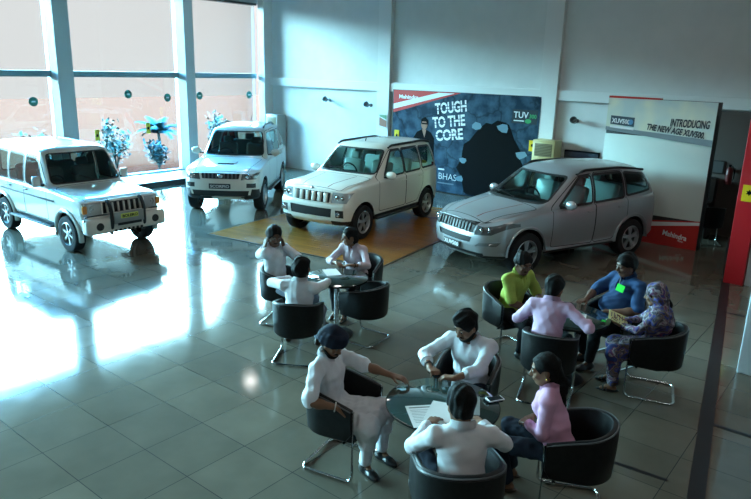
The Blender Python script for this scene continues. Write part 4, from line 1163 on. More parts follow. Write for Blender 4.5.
def tub_chair(label, x, y, rz, sc=1.):
    t = thing('tub_chair', label, 'chair', (x, y, 0), rz, 'black leather tub chairs')
    W, th = .28, .045
    path = []                       # plan of the shell, from left arm front round the back to right arm front
    for q in np.linspace(.24, -.04, 7): path.append((q, W))
    for a in np.linspace(PI/2, 3*PI/2, 19)[1:-1]: path.append((-.04+.25*math.cos(a), W*math.sin(a)))
    for q in np.linspace(-.04, .24, 7): path.append((q, -W))
    n = len(path); bm = bmesh.new(); rows = []
    L = [0]
    for a, b in zip(path, path[1:]): L.append(L[-1]+math.dist(a, b))
    for i, (px, py) in enumerate(path):
        u = L[i]/L[-1]; e = abs(u-.5)*2
        top = .675+.125*(1-e**1.6); bot = .36+.02*e
        c = max(0, 1-(1-e)*L[-1]/2/.07)        # rounded lower front corners
        bot += .07*(1-math.sqrt(max(0, 1-c*c))) if c > 0 else 0
        a = path[max(i-1, 0)]; b = path[min(i+1, n-1)]
        d = Vector((b[0]-a[0], b[1]-a[1])).normalized(); no = Vector((d.y, -d.x))   # inward or outward
        if no.dot(Vector((-px-.0, -py))) < 0: no = -no
        o = Vector((px, py)); inn = o+no*th
        fl = .012*math.sin(u*PI)
        prof = [(o-no*(-.012), bot), (o, bot+.015), (o-no*fl, (top+bot)/2), (o-no*fl*1.3, top-.02), (o+no*.008, top-.004), (o+no*th*.5, top), (inn-no*.008, top-.004), (inn, top-.02), (inn, (top+bot)/2), (inn, bot+.015), (inn-no*.012, bot)]
        rows.append([bm.verts.new((p.x, p.y, z)) for p, z in prof])
    m = len(rows[0])
    for a, b in zip(rows, rows[1:]):
        for k in range(m): bm.faces.new((a[k], a[(k+1) % m], b[(k+1) % m], b[k]))
    bm.faces.new(rows[0]); bm.faces.new(rows[-1][::-1])
    obj('backrest', bm, M_leather, t)
    bm = bmesh.new(); P = []
    for a in np.linspace(PI/2, 3*PI/2, 15): P.append((-.04+.20*math.cos(a), .232*math.sin(a)))
    P += [(.25, -.225), (.25, .225)]
    prism(bm, P, .345, .43, 'Z')
    es = [e for e in bm.edges if abs(e.verts[0].co.z-e.verts[1].co.z) < 1e-5]
    bmesh.ops.bevel(bm, geom=es, offset=.022, segments=3, affect='EDGES', profile=.5)
    obj('seat', bm, M_leather, t)
    # piping along the top edge of the shell
    pip = []
    for i, r in enumerate(rows if False else path):
        u = L[i]/L[-1]; e = abs(u-.5)*2; top = .675+.125*(1-e**1.6); pip.append((r[0]*1.0, r[1]*1.0, top-.002))
    obj('piping', mtube([(p[0]-.004*(1 if p[0] < 0 else 0), p[1]*1.012, p[2]-.008) for p in pip], .006, 6), mat('grey_piping', (.09, .095, .10), .35), t)
    r = .0125
    for s in (1, -1):
        obj('leg', mtube(fillet([(.252, s*.262, .665), (.252, s*.262, .0135+.0), (-.22, s*.262, .0135), (-.245, s*.20, .0135)], .07, 6), r, 10), M_tubechrome, t)
    obj('floor_bar', mtube([(-.2455, .20, .0135), (-.2455, -.20, .0135)], r, 10), M_tubechrome, t)
    obj('under_bar', mtube([(.16, .262, .345), (.16, -.262, .345)], r*.9, 10), M_tubechrome, t)
    t.scale = (sc, sc, sc)
    return t
M_d = math.radians
C1, C2, C3 = (-5.24, 5.83), (-2.48, 4.005), (-2.56, 6.55)
table('round glass table farthest back, in front of the wood-plank mat, one white sheet on it', *C1, .87)
table('round dark glass table nearest the front, papers and two phones on it', *C2)
table('round dark glass table in front of the silver car, before the blue polo man', *C3)
CH = dict(
    phone=(-6.06, 5.67, 25, 'black tub chair of the man phoning beside the wood-plank mat', .93),
    lady=(-5.58, 6.74, -72, 'black tub chair behind the woman leaning on the far table', .93),
    empty=(-4.86, 5.94, 186, 'empty black tub chair pushed in at the far table', .93),
    back=(-5.07, 4.98, 122, 'black tub chair seen from behind, holding a white-shirted man at the far table', .93),
    turban=(-3.31, 3.76, 12, 'black tub chair carrying the man in the navy turban', .97),
    mid=(-2.76, 4.86, -76, 'black tub chair of the bearded man at the front table', .97),
    front=(-1.95, 3.40, 135, 'black tub chair at the bottom edge, its back to the camera, under a white shirt', 1.03),
    pinkw=(-1.57, 4.47, 206, 'black tub chair of the woman with tied hair and pink shirt', .96),
    lime=(-3.44, 6.88, -24, 'black tub chair of the man in the lime green shirt', .97),
    pinkm=(-2.50, 6.02, 108, 'black tub chair with its back towards us under the pink-shirted man', .97),
    blue=(-2.30, 7.42, 250, 'black tub chair behind the man in the blue polo shirt', .97),
    scarf=(-1.715, 6.885, 196, 'black tub chair of the woman in the patterned headscarf', .97))
first = None
for k, (x, y, a, lab, sc) in CH.items():
    if first is None: first = tub_chair(lab, x, y, M_d(a), sc)
    else:
        o = dup(first, (x, y, 0), M_d(a), lab); o.scale = (sc, sc, sc)
# ================================================================ the eleven people
T_mid, T_dark, T_fair = (.21, .105, .062), (.13, .062, .038), (.30, .165, .10)
F_white = fabric('white_cotton', (.66, .68, .72), .04)
F_white2 = fabric('white_shirting', (.70, .71, .74), .03)
F_pink = fabric('pink_cotton', (.60, .40, .55), .05)
F_pink2 = fabric('bright_pink_cotton', (.66, .36, .52), .05)
F_blush = fabric('blush_cotton', (.60, .50, .56), .05)
F_lime = fabric('lime_cotton', (.33, .40, .075), .07)
F_blue = fabric('blue_jersey', (.022, .055, .13), .08)
F_navy = fabric('navy_trouser', (.016, .02, .032), .1)
F_black = fabric('black_trouser', (.012, .012, .014), .1)
F_jean = fabric('pale_blue_trouser', (.30, .36, .46), .06)
F_turban = fabric('navy_turban_cloth', (.010, .014, .026), .1)
M_shoe = mat('black_shoe', (.012, .012, .013), .3); M_brown = mat('brown_shoe', (.05, .025, .015), .4)

def patterned():
    m = mat('patterned_chiffon', (.1, .05, .2), .8)
    nt, N, L, b = nodes_of(m)
    tc = N.new('ShaderNodeTexCoord'); nz = N.new('ShaderNodeTexNoise'); nz.inputs['Scale'].default_value = 8; nz.inputs['Detail'].default_value = 3; nz.inputs['Distortion'].default_value = .7
    cr = N.new('ShaderNodeValToRGB'); cr.color_ramp.interpolation = 'EASE'
    cols = [(0, (.02, .014, .02)), (.34, (.06, .035, .025)), (.41, (.03, .04, .22)), (.46, (.16, .11, .09)), (.50, (.03, .03, .06)), (.55, (.30, .27, .30)), (.59, (.13, .03, .09)), (.64, (.03, .05, .20))]
    e = cr.color_ramp.elements; e[0].color = (*cols[0][1], 1); e[1].position = cols[1][0]; e[1].color = (*cols[1][1], 1)
    for p, c in cols[2:]:
        k = e.new(p); k.color = (*c, 1)
    L.new(tc.outputs['Object'], nz.inputs['Vector']); L.new(nz.outputs['Fac'], cr.inputs['Fac']); L.new(cr.outputs['Color'], b.inputs['Base Color'])
    return m
F_pattern = patterned()

def L2(x, y, f=None):
    d = dict(a=(x, y, 0))
    if f: d['f'] = f
    return d
ZT = TABLE_Z
# man phoning at the far table
ph = person('man in a white shirt holding a phone to his ear, seated beside the wood-plank mat', (-6.09, 5.60), M_d(14), dict(
    s=1.01, skin=T_dark, vox=.0055, lean=-4, hyaw=-38, hpitch=14, shirt=F_white, sleeve=1.9, trousers=F_jean, shoes=M_shoe, seed=3, moustache=1, bulk=1.04,
    arms={1: dict(ear=(.02, .118, -.125), pole=(.45, .6, -.8), d=(-.25, -.22, .95), n=(-.1, -1, -.2), curl=.4), -1: dict(ear=(.02, -.116, -.13), pole=(.45, -.5, -.9), d=(-.2, .22, .95), n=(-.1, 1, -.2), curl=.4)},
    legs={1: L2(-5.62, 5.86), -1: L2(-5.58, 5.62)}))
# woman at the far table
lady = person('woman in a blush shirt resting her forearms on the far table', (-5.62, 6.66), M_d(-74), dict(
    s=.93, fem=True, skin=T_mid, vox=.0055, lean=18, hyaw=-48, hpitch=8, hair='tied', shirt=F_blush, sleeve=1.5, trousers=F_black, shoes=M_shoe, sandals=True, seed=6,
    arms={1: dict(w=(-5.36, 6.25, ZT+.035), pole=(0, .8, -.5), dw=(-.6, -.5, 0), n=(0, 0, -1), curl=.35), -1: dict(w=(-5.58, 6.20, ZT+.035), pole=(0, -.9, -.5), dw=(.75, -.35, .05), n=(0, 0, -1), curl=.4)},
    legs={1: L2(-5.45, 6.22), -1: L2(-5.62, 6.24)}))
# man seen from behind at the far table
bk = person('man in a white shirt seen from behind at the far table, left elbow out', (-5.03, 4.95), M_d(118), dict(
    s=.96, skin=T_mid, vox=.0055, lean=9, seat=.345, hs=1.08, hyaw=-6, hpitch=6, shirt=F_white2, sleeve=1.9, trousers=F_jean, shoes=M_brown, seed=9, sw=1.08, bulk=1.05,
    arms={1: dict(w=(-5.40, 5.20, .83), pole=(-.5, 1, -.1), dw=(.5, .8, -.1), curl=.3), -1: dict(w=(-5.13, 5.55, ZT+.035), pole=(-.5, -.9, -.4), dw=(-.6, .7, 0), curl=.3)},
    legs={1: L2(-5.52, 5.26), -1: L2(-5.16, 5.42)}))
# man in the turban
tb = person('man in a navy turban and white kurta, one hand resting on the front table', (-3.42, 3.74), M_d(14), dict(
    s=.96, skin=T_mid, lean=-4, seat=.37, hyaw=-16, hpitch=24, hs=.90, hair='turban', turban=F_turban, beard='full', moustache=1, shirt=F_white2, shirtname='kurta', kurta=1, sleeve=.92, vneck=.0, trousers=F_white, trousername='pyjamas', shoes=M_shoe, seed=12, sw=1.04, folds=.004,
    arms={1: dict(w=(-2.955, 4.07, ZT+.03), pole=(-.2, .6, -.6), dw=(.9, .25, -.04), curl=.25, spread=.1), -1: dict(w=(-3.135, 3.53, .655), pole=(-.5, -.7, -.3), d=(.75, .25, -.6), n=(-.4, .2, -.8), curl=.55)},
    legs={1: L2(-3.06, 4.00, (.9, -.35, 0)), -1: L2(-3.04, 3.76, (.9, -.5, 0))}))
# bearded man behind the front table
md = person('bearded man in a white open-necked shirt looking down at his hands on the front table', (-2.73, 4.87), M_d(-78), dict(
    s=.97, skin=T_mid, lean=12, hyaw=-24, hpitch=24, quiff=1, beard='trim', moustache=1, shirt=F_white, sleeve=1.48, trousers=F_navy, shoes=M_shoe, seed=15, sw=1.08, bulk=1.04,
    arms={1: dict(w=(-2.60, 4.36, ZT+.04), pole=(-.1, .9, -.3), dw=(-.8, -.3, 0), curl=.5), -1: dict(w=(-2.86, 4.38, ZT+.045), pole=(-.1, -.9, -.3), dw=(.7, -.4, .05), curl=.6)},
    legs={1: L2(-2.55, 4.42), -1: L2(-2.85, 4.42)}))
# man seen from behind at the front table
bf = person('man in a white shirt seen from behind in the foreground, hand on a printed sheet', (-1.945, 3.43), M_d(131), dict(
    s=.99, skin=T_mid, lean=6, seat=.37, hyaw=12, hpitch=20, shirt=F_white2, sleeve=1.88, trousers=F_navy, shoes=M_shoe, seed=18, sw=1.06, bulk=1.03,
    arms={1: dict(w=(-2.35, 3.62, ZT+.035), pole=(-.75, .6, -.35), dw=(-.1, .95, 0), curl=.2, spread=.12), -1: dict(w=(-2.07, 3.88, ZT+.035), pole=(-.6, -.75, -.4), dw=(-.8, .4, 0), curl=.35)},
    legs={1: L2(-2.36, 3.62), -1: L2(-2.08, 3.84)}))
# woman with tied hair
pw = person('woman with tied black hair and pink shirt, hands clasped in her lap', (-1.70, 4.41), M_d(194), dict(
    s=.95, fem=True, skin=T_mid, lean=10, hyaw=14, hpitch=12, hair='tied', earring=1, shirt=F_pink2, sleeve=1.86, trousers=F_navy, shoes=M_brown, sandals=True, seed=21,
    arms={1: dict(w=(-1.93, 4.37, .62), pole=(-.5, .7, -.4), d=(.6, -.65, -.15), n=(-.2, -.3, -.9), curl=.5), -1: dict(w=(-1.95, 4.53, .61), pole=(-.5, -.7, -.4), d=(.6, .6, -.15), n=(0, .3, -.9), curl=.5)},
    legs={1: L2(-2.03, 4.33, (.9, .3, 0)), -1: L2(-2.10, 4.52, (.9, .1, 0))}))
# man in lime green
lm = person('man in a lime green half-sleeved shirt and spectacles leaning forward', (-3.42, 6.88), M_d(-18), dict(
    s=.98, skin=T_dark, lean=15, hyaw=-14, hpitch=16, glasses=1, moustache=1, shirt=F_lime, sleeve=.85, trousers=F_black, shoes=M_shoe, seed=24,
    arms={1: dict(w=(-3.02, 6.92, .63), pole=(-.4, .7, -.5), d=(.6, -.6, -.2), curl=.5), -1: dict(w=(-3.06, 6.75, .615), pole=(-.4, -.8, -.4), d=(.6, .7, -.1), curl=.5)},
    legs={1: L2(-3.02, 6.95), -1: L2(-3.14, 6.70)}))
# man in pink seen from behind
pm = person('man in a pale pink shirt seen from behind, leaning over the right-hand table', (-2.56, 6.04), M_d(104), dict(
    s=.98, skin=T_mid, lean=16, hyaw=-8, hpitch=14, quiff=0, shirt=F_pink, sleeve=1.88, trousers=F_black, shoes=M_brown, seed=27, sw=1.02,
    arms={1: dict(w=(-2.84, 6.36, ZT+.035), pole=(-.6, .7, -.4), dw=(.5, .8, 0), curl=.3), -1: dict(w=(-2.27, 6.38, ZT+.035), pole=(-.6, -.7, -.3), dw=(-.3, .9, 0), curl=.3)},
    legs={1: L2(-2.84, 6.42), -1: L2(-2.56, 6.50)}))
# heavy man in blue
bl = person('heavy man in a blue polo shirt with a bright green tag on his chest', (-2.27, 7.42), M_d(240), dict(
    s=1.02, skin=T_dark, lean=-5, hyaw=-8, hpitch=12, moustache=1, shirt=F_blue, sleeve=.88, trousers=F_black, shoes=M_shoe, seed=30, bulk=1.16, belly=.085, sw=1.12, armr=1.12, folds=.004,
    arms={1: dict(w=(-2.26, 7.10, .70), pole=(-.5, .8, -.3), d=(.5, -.8, -.1), curl=.4), -1: dict(w=(-2.60, 7.16, ZT-.0), pole=(-.4, -.9, -.3), dw=(-.3, -.8, .0), curl=.35)},
    legs={1: L2(-2.42, 6.98), -1: L2(-2.56, 7.18)}))
# woman in the headscarf
sf = person('woman in a colourful patterned headscarf and dress reading a booklet', (-1.71, 6.88), M_d(198), dict(
    s=.89, fem=True, skin=T_mid, lean=3, hyaw=-14, hpitch=14, hair='long', shirt=F_pattern, shirtname='dress', kurta=1, sleeve=1.8, collar=False, loose=1.1, trousers=F_pattern, shoes=M_shoe, sandals=True, seed=33, bulk=1.05, wide=1.15,
    arms={1: dict(w=(-2.05, 6.74, .70), pole=(-.4, .8, -.4), d=(.8, -.3, .15), n=(0, -.5, .8), curl=.5), -1: dict(w=(-2.07, 6.89, .70), pole=(-.4, -.8, -.4), d=(.8, .3, .15), n=(0, .5, .8), curl=.5)},
    legs={1: L2(-2.02, 6.62, (1, .1, 0)), -1: L2(-2.11, 6.84, (1, 0, 0))}))
# her scarf
def scarf(I):
    h, Rh, hs, s = I['h'], I['Rh'], I['hs'], I['s']
    G = Field(.0055); hd = lambda *a: np.array(a)*hs
    G.ell(h(-.018, 0, .030), hd(.118, .098, .108), Rh, .01); G.ell(h(-.05, 0, -.07), hd(.085, .10, .10), Rh, .05)
    N, f, l, sp = I['N'], I['fwd'], I['lft'], I['sp']
    G.cone(I['Sh'][1], I['Sh'][-1]+sp*.0, .08*s, .08*s, .06)
    G.ell(I['H']+sp*.33*s-f*.03*s, (.15*s, .19*s, .20*s), None, .08)
    for sd in (1, -1): G.cone(I['Sh'][sd], I['Sh'][sd]+f*.05-np.array([0, 0, .15]), .085*s, .07*s, .05)
    G.ell(h(.125, 0, -.035), hd(.105, .066, .110), Rh, .012, 'sub'); G.ell(h(-.012, 0, .0), hd(.095, .08, .10), Rh, .006, 'sub')
    net_obj('headscarf', G.mesh(.006, 44), F_pattern, I['body'])
scarf(sf)
# ================================================================ wall poster
def flat(poly, y, d=.003):
    """thin printed shape on a wall that faces -y; poly is (x, z)"""
    return mprism(poly, y-d, y, 'Y')
M_postr = mat('poster_wall_print', (.03, .06, .10), .6, spec=.12)
def crack():
    nt, N, L, b = nodes_of(M_postr)
    tc = N.new('ShaderNodeTexCoord'); vo = N.new('ShaderNodeTexVoronoi'); vo.feature = 'DISTANCE_TO_EDGE'; vo.inputs['Scale'].default_value = 1.9
    nz = N.new('ShaderNodeTexNoise'); nz.inputs['Scale'].default_value = 3.5; nz.inputs['Detail'].default_value = 6
    mxv = N.new('ShaderNodeMix'); mxv.data_type = 'VECTOR'; mxv.inputs['Factor'].default_value = .3
    L.new(tc.outputs['Object'], mxv.inputs['A']); L.new(nz.outputs['Color'], mxv.inputs['B']); L.new(mxv.outputs['Result'], vo.inputs['Vector'])
    L.new(tc.outputs['Object'], nz.inputs['Vector'])
    c1 = N.new('ShaderNodeValToRGB'); c1.color_ramp.elements[0].color = (.012, .032, .060, 1); c1.color_ramp.elements[1].color = (.05, .105, .155, 1)
    c1.color_ramp.elements[0].position = .38; c1.color_ramp.elements[1].position = .66; L.new(nz.outputs['Fac'], c1.inputs['Fac'])
    c2 = N.new('ShaderNodeValToRGB'); c2.color_ramp.elements[0].color = (.45, .45, .45, 1); c2.color_ramp.elements[1].color = (1, 1, 1, 1); c2.color_ramp.elements[1].position = .045
    L.new(vo.outputs['Distance'], c2.inputs['Fac'])
    mx = N.new('ShaderNodeMix'); mx.data_type = 'RGBA'; mx.blend_type = 'MULTIPLY'; mx.inputs['Factor'].default_value = 1
    L.new(c1.outputs['Color'], mx.inputs['A']); L.new(c2.outputs['Color'], mx.inputs['B']); L.new(mx.outputs['Result'], b.inputs['Base Color'])
crack()
M_pred = mat('poster_red', (.52, .025, .02), .45); M_pwhite = mat('poster_white', (.78, .80, .80), .45); M_pblack = mat('poster_black', (.004, .005, .006), .7, spec=.05)
M_pgrey = mat('poster_grey', (.12, .17, .21), .5); M_pgreen = mat('poster_green', (.03, .33, .10), .45); M_pskin = mat('printed_skin', (.30, .15, .10), .5)
po = thing('wall_poster', 'big dark blue printed wall panel reading TOUGH TO THE CORE on the back wall', 'poster', (.10, 0, 0))
yp = YB-.14
obj('panel', box2(-11.74, -7.24, yp, YB-.104, .015, 2.69, .004), mat('panel_edge', (.02, .025, .03), .5), po, smooth=False)
obj('wall_print', flat([(-11.70, .03), (-7.26, .03), (-7.26, 2.68), (-11.70, 2.68)], yp-.0005), M_postr, po, smooth=False)
y1 = yp-.004
obj('red_corner', flat([(-11.70, 2.68), (-11.70, 2.06), (-9.5, 2.68)], y1), M_pred, po, smooth=False)
obj('white_stripe', flat([(-11.70, 2.30), (-11.70, 2.16), (-9.70, 2.66), (-10.2, 2.66)], y1-.003), M_pwhite, po, smooth=False)
rg = random.Random(4); hole = []
for k in range(34):
    a = 2*PI*k/34; rx, rz = .86, .98
    if math.sin(a) < 0: rx = .95
    q = 1+rg.uniform(-.09, .09)
    hole.append((-8.47-.12*math.sin(a)*0+rx*(1.0 if math.sin(a) > 0 else 1.08)*math.cos(a)*q, .98+rz*(1.05 if math.sin(a) > 0 else 1.3)*math.sin(a)*q))
hole = [(x, max(z, .05)) for x, z in hole]
obj('black_hole', flat(hole, y1), M_pblack, po, smooth=False)
for (x, z, s) in ((-8.98, 1.86, .17), (-8.2, 1.87, .2), (-9.33, .95, .14), (-7.66, 1.25, .16), (-9.42, .45, .15), (-7.6, .7, .14)):
    pts = [(x+s*rg.uniform(.6, 1.1)*math.cos(t), z+s*.7*rg.uniform(.6, 1.1)*math.sin(t)) for t in np.linspace(0, 2*PI, 8)[:-1]]
    obj('broken_brick', flat(pts, y1-.002), mat('broken_brick', (.13, .24, .31), .5), po, smooth=False)
c8, s8 = math.cos(M_d(8)), math.sin(M_d(8))
for s, x, z, w in (('TOUGH', -10.27, 2.10, .98), ('TO THE', -10.33, 1.73, 1.02), ('CORE', -10.22, 1.39, .86)):
    o = put_text('slogan_lettering', s, .39, M_pwhite, po, (x, y1, z), (c8, 0, s8), (-s8, 0, c8), fit=w, extrude=.002, bold=.012)
    g = put_text('stripe_lettering', s, .39, M_pgrey, o, (x, y1, z), (c8, 0, s8), (-s8, 0, c8), fit=w, extrude=.003, bold=.012)
    bm = bmesh.new(); bm.from_mesh(g.data)      # only two thin bands of the letters stay grey
    keepf = []
    for zz in (.075, .155):
        b2 = bm.copy(); o1 = Vector((x, 0, z)); up = Vector((-s8, 0, c8))
        bmesh.ops.bisect_plane(b2, geom=b2.verts[:]+b2.edges[:]+b2.faces[:], plane_co=o1+up*zz, plane_no=-up, clear_outer=True)
        bmesh.ops.bisect_plane(b2, geom=b2.verts[:]+b2.edges[:]+b2.faces[:], plane_co=o1+up*(zz+.022), plane_no=up, clear_outer=True)
        me = bpy.data.meshes.new('t'); b2.to_mesh(me); b2.free(); keepf.append(me)
    bm.free(); b3 = bmesh.new()
    for me in keepf: b3.from_mesh(me); bpy.data.meshes.remove(me)
    b3.to_mesh(g.data); b3.free()
put_text('brand_lettering', 'Mahindra', .14, M_pwhite, po, (-11.52, y1-.003, 2.46), (1, 0, 0), (0, 0, 1), fit=.66, bold=.004)
put_text('brand_tagline', 'Rise.', .07, M_pwhite, po, (-11.0, y1-.003, 2.38), (1, 0, 0), (0, 0, 1))
obj('logo_box', flat([(-8.0, 2.02), (-7.32, 2.02), (-7.30, 2.36), (-7.98, 2.36)], y1), mat('logo_box', (.010, .022, .03), .5), po, smooth=False)
put_text('logo_lettering', 'TUV', .21, M_pwhite, po, (-7.95, y1-.003, 2.16), (1, 0, 0), (0, 0, 1), fit=.40, bold=.003)
put_text('logo_number', '300', .13, M_pgreen, po, (-7.53, y1-.003, 2.165), (1, 0, 0), (0, 0, 1), fit=.19, bold=.003)
obj('green_emblem', flat([(-7.55+.085*math.cos(t), 2.09+.055*math.sin(t)) for t in np.linspace(0, 2*PI, 17)[:-1]], y1-.004), M_pgreen, po, smooth=False)
obj('logo_rule', flat([(-7.94, 2.075), (-7.66, 2.075), (-7.66, 2.10), (-7.94, 2.10)], y1-.003), M_pwhite, po, smooth=False)
put_text('name_lettering', 'BHAS', .25, M_pwhite, po, (-10.09, y1, .37), (1, 0, 0), (0, 0, 1), fit=.56, bold=-.003)
obj('name_rule', flat([(-10.1, .62), (-9.9, .62), (-9.9, .66), (-10.1, .66)], y1), M_pwhite, po, smooth=False)
obj('name_rule', flat([(-10.1, .25), (-9.58, .25), (-9.58, .285), (-10.1, .285)], y1), M_pgrey, po, smooth=False)
bx, bz = -10.62, 1.14
obj('printed_coat', flat([(bx-.36, bz-.5), (bx+.36, bz-.5), (bx+.34, bz+.30), (bx+.22, bz+.46), (bx+.06, bz+.52), (bx-.08, bz+.52), (bx-.24, bz+.44), (bx-.36, bz+.26)], y1), M_pblack, po, smooth=False)
obj('printed_face', flat([(bx+.105*math.cos(t), bz+.66+.14*math.sin(t)) for t in np.linspace(0, 2*PI, 21)[:-1]], y1-.002), M_pskin, po, smooth=False)
obj('printed_neck', flat([(bx-.07, bz+.52), (bx+.07, bz+.52), (bx+.02, bz+.30)], y1-.003), M_pskin, po, smooth=False)
obj('printed_hair', flat([(bx-.115, bz+.64), (bx-.07, bz+.735), (bx+.06, bz+.735), (bx+.12, bz+.64), (bx+.12, bz+.78), (bx+.02, bz+.86), (bx-.10, bz+.80)], y1-.004), M_pblack, po, smooth=False)
obj('printed_glasses', flat([(bx-.09, bz+.66), (bx+.09, bz+.66), (bx+.08, bz+.70), (bx-.08, bz+.70)], y1-.005), M_pblack, po, smooth=False)

# small framed picture, yellow wall sign, wall spotlights
pf = thing('wall_notice', 'small coloured printed notice on the pilaster left of the dark poster', 'notice', (-11.96, YB-.14, 0))
obj('board', box2(-.15, .15, -.014, -.001, 1.60, 1.98, .003), mat('notice_white', (.7, .72, .7), .5), pf, smooth=False)
obj('printed_picture', flat([(-.13, 1.66), (.13, 1.62), (.13, 1.80), (-.13, 1.90)], -.015), mat('notice_print', (.30, .12, .07), .5), pf, smooth=False)
obj('printed_corner', flat([(-.13, 1.92), (.13, 1.84), (.13, 1.96), (-.13, 1.96)], -.015), mat('notice_green', (.12, .28, .14), .5), pf, smooth=False)
def wall_sign(label, x, y, z, w, h, mark='ring'):
    t = thing('warning_sign', label, 'sign', (x, y, z))
    obj('plate', box2(-w/2, w/2, -.012, 0, -h/2, h/2, .004), mat('sign_yellow', (.72, .50, .01), .4), t, smooth=False)
    obj('black_symbol', mprism([(.26*w*math.cos(a)*(1 if k % 2 else .55), .05*h+.20*h*math.sin(a)*(1 if k % 2 else .55)) for k, a in enumerate(np.linspace(0, 2*PI, 13)[:-1])], -.014, -.0125, 'Y'), M_pblack, t, smooth=False)
    return t
wall_sign('narrow yellow sign on the left edge of the dark poster', -11.45, yp-.006, 1.40, .17, .36)
wall_sign('square yellow sign fixed to the left side of the right-hand air conditioner', -7.18, 14.99, 1.53, .17, .26)
wall_sign('yellow sign on the red pillar at the right edge', -1.87, 11.715, 1.50, .2, .26)
for (x, z, lab) in ((-14.17, 2.27, 'round grey wall spotlight nearest the window corner'), (-12.54, 2.20, 'round grey wall spotlight left of the dark poster'), (-6.27, 2.17, 'round grey wall spotlight between right air conditioner and white banner')):
    t = thing('wall_spotlight', lab, 'wall light', (x, YB, z), 0, 'spotlights on the back wall')
    obj('wall_rose', mlathe([(.001, -.001), (.05, -.001), (.045, -.03), (.001, -.035)], 20, 'Y'), mat('spot_metal', (.14, .16, .16), .4, metal=.6), t)
    obj('arm', mtube([(0, -.03, 0), (.0, -.16, .03)], .014, 8), mat('spot_metal', (.14, .16, .16), .4, metal=.6), t)
    bm = mlathe([(.001, .06), (.06, .05), (.085, -.05), (.075, -.052), (.05, .02), (.001, .03)], 22, 'Y'); bm.transform(Matrix.Translation((0, -.20, .02)) @ Matrix.Rotation(-.5, 4, 'X')); obj('lamp_head', bm, mat('spot_metal', (.14, .16, .16), .4, metal=.6), t)

# floor-standing air conditioners
def floor_ac(label, x, y, w, h, d, col):
    t = thing('air_conditioner', label, 'air conditioner', (x, y, 0), 0, 'floor standing air conditioners')
    m = mat('ac_%d' % int(col[0]*1000), col, .4)
    obj('cabinet', box2(-w/2, w/2, -d/2, d/2, .03, h, .015), m, t)
    obj('plinth', box2(-w/2+.02, w/2-.02, -d/2+.02, d/2-.02, .001, .03), M_pblack, t, smooth=False)
    o = obj('outlet', box2(-w/2+.06, w/2-.06, -d/2-.006, -d/2+.01, h-.38, h-.08, .006), mat('ac_louvre', (.13, .11, .06), .5), t)
    for k in range(8): obj('louvre', mbox((0, -d/2-.01, h-.36+k*.036), (w-.14, .012, .010), Matrix.Rotation(.5, 3, 'X')), mat('ac_louvre_edge', (.30, .25, .14), .5), o, smooth=False)
    obj('display', box2(-.05, .05, -d/2-.005, -d/2+.005, h-.56, h-.46, .003), M_pblack, t)
    g = obj('intake_grille', box2(-w/2+.05, w/2-.05, -d/2-.004, -d/2+.005, .12, .62, .004), mat('ac_intake', (.38, .36, .30), .5), t)
    return t
floor_ac('tall pale grey floor air conditioner in the corner by the windows, behind the bonnet-scoop car', -16.30, 15.09, .52, 1.72, .40, (.40, .41, .38))
floor_ac('tall cream floor air conditioner behind the silver car, at the poster edge', -6.80, 15.0, .56, 1.71, .42, (.56, .46, .22))

# dark display screen leaning on the wall behind the silver car
tv = thing('flat_screen', 'dark wide flat screen standing behind the silver car, left of the banner', 'screen', (-5.95, 15.05, 0))
obj('bezel', box2(-.42, .42, -.03, .03, 1.02, 1.52, .008), M_pblack, tv)
obj('screen', box2(-.39, .39, -.033, -.031, 1.06, 1.49), mat('screen_glass', (.012, .018, .035), .12, coat=1), tv, smooth=False)
obj('stand', box2(-.05, .05, -.02, .02, .03, 1.02, .006), M_pblack, tv); obj('foot', box2(-.3, .3, -.2, .2, .001, .03, .006), M_pblack, tv)

# ================================================================ white backdrop banner
ba = thing('backdrop_banner', 'tall white glossy backdrop banner reading INTRODUCING THE NEW AGE, behind the silver car', 'banner', (-4.92, 13.58, 0))
M_ban = mottle(mat('banner_vinyl', (.66, .76, .72), .22, coat=.6), (.62, .73, .69), (.70, .79, .73), 1.2, 3, .6, .3, .7, 3)
obj('frame_box', box2(0, 2.02, .0, .30, .002, 2.80, .01), mat('banner_frame', (.03, .03, .03), .5), ba)
obj('lower_sheet', box2(.0, 2.01, -.012, -.001, .57, 2.10, .004), M_ban, ba)
obj('header_sheet', mprism([(.005, 2.17), (2.015, 2.00), (2.015, 2.80), (.005, 2.80)], -.05, -.0125, 'Y'), mottle(mat('header_vinyl', (.62, .70, .68), .25, coat=.6), (.56, .66, .64), (.76, .78, .62), 1.6, 2, .5, .4, .6, 2.5), ba, smooth=False)
obj('header_band', mprism([(.005, 2.17), (2.015, 2.00), (2.015, 2.12), (.005, 2.24)], -.052, -.0505, 'Y'), mat('header_grey', (.22, .26, .28), .3), ba, smooth=False)  # grey band along the slanted lower edge of the header
obj('red_edge', mprism([(.005, 2.801), (1.0, 2.801), (1.0, 2.83), (.005, 2.84)], -.05, .1, 'Y'), M_pred, ba, smooth=False)
obj('red_base', mprism([(.0, .003), (2.01, .003), (2.01, .58), (.0, .33)], -.014, -.001, 'Y'), M_pred, ba, smooth=False)
obj('white_band', mprism([(.0, .17), (2.01, .50), (2.01, .56), (.0, .29)], -.018, -.0145, 'Y'), M_pwhite, ba, smooth=False)
put_text('brand_lettering', 'Mahindra', .14, M_pwhite, ba, (1.36, -.020, .22), (.985, 0, -.12), (.12, 0, .985), fit=.46, bold=.004)
put_text('brand_tagline', 'Rise.', .06, M_pwhite, ba, (1.66, -.020, .13), (.985, 0, -.12), (.12, 0, .985))
M_ink = mat('dark_ink', (.035, .05, .06), .4)
put_text('headline_lettering', 'INTRODUCING', .20, M_ink, ba, (1.23, -.054, 2.325), (1, 0, 0), (0, 0, 1), fit=.70, shear=.15, bold=.006)
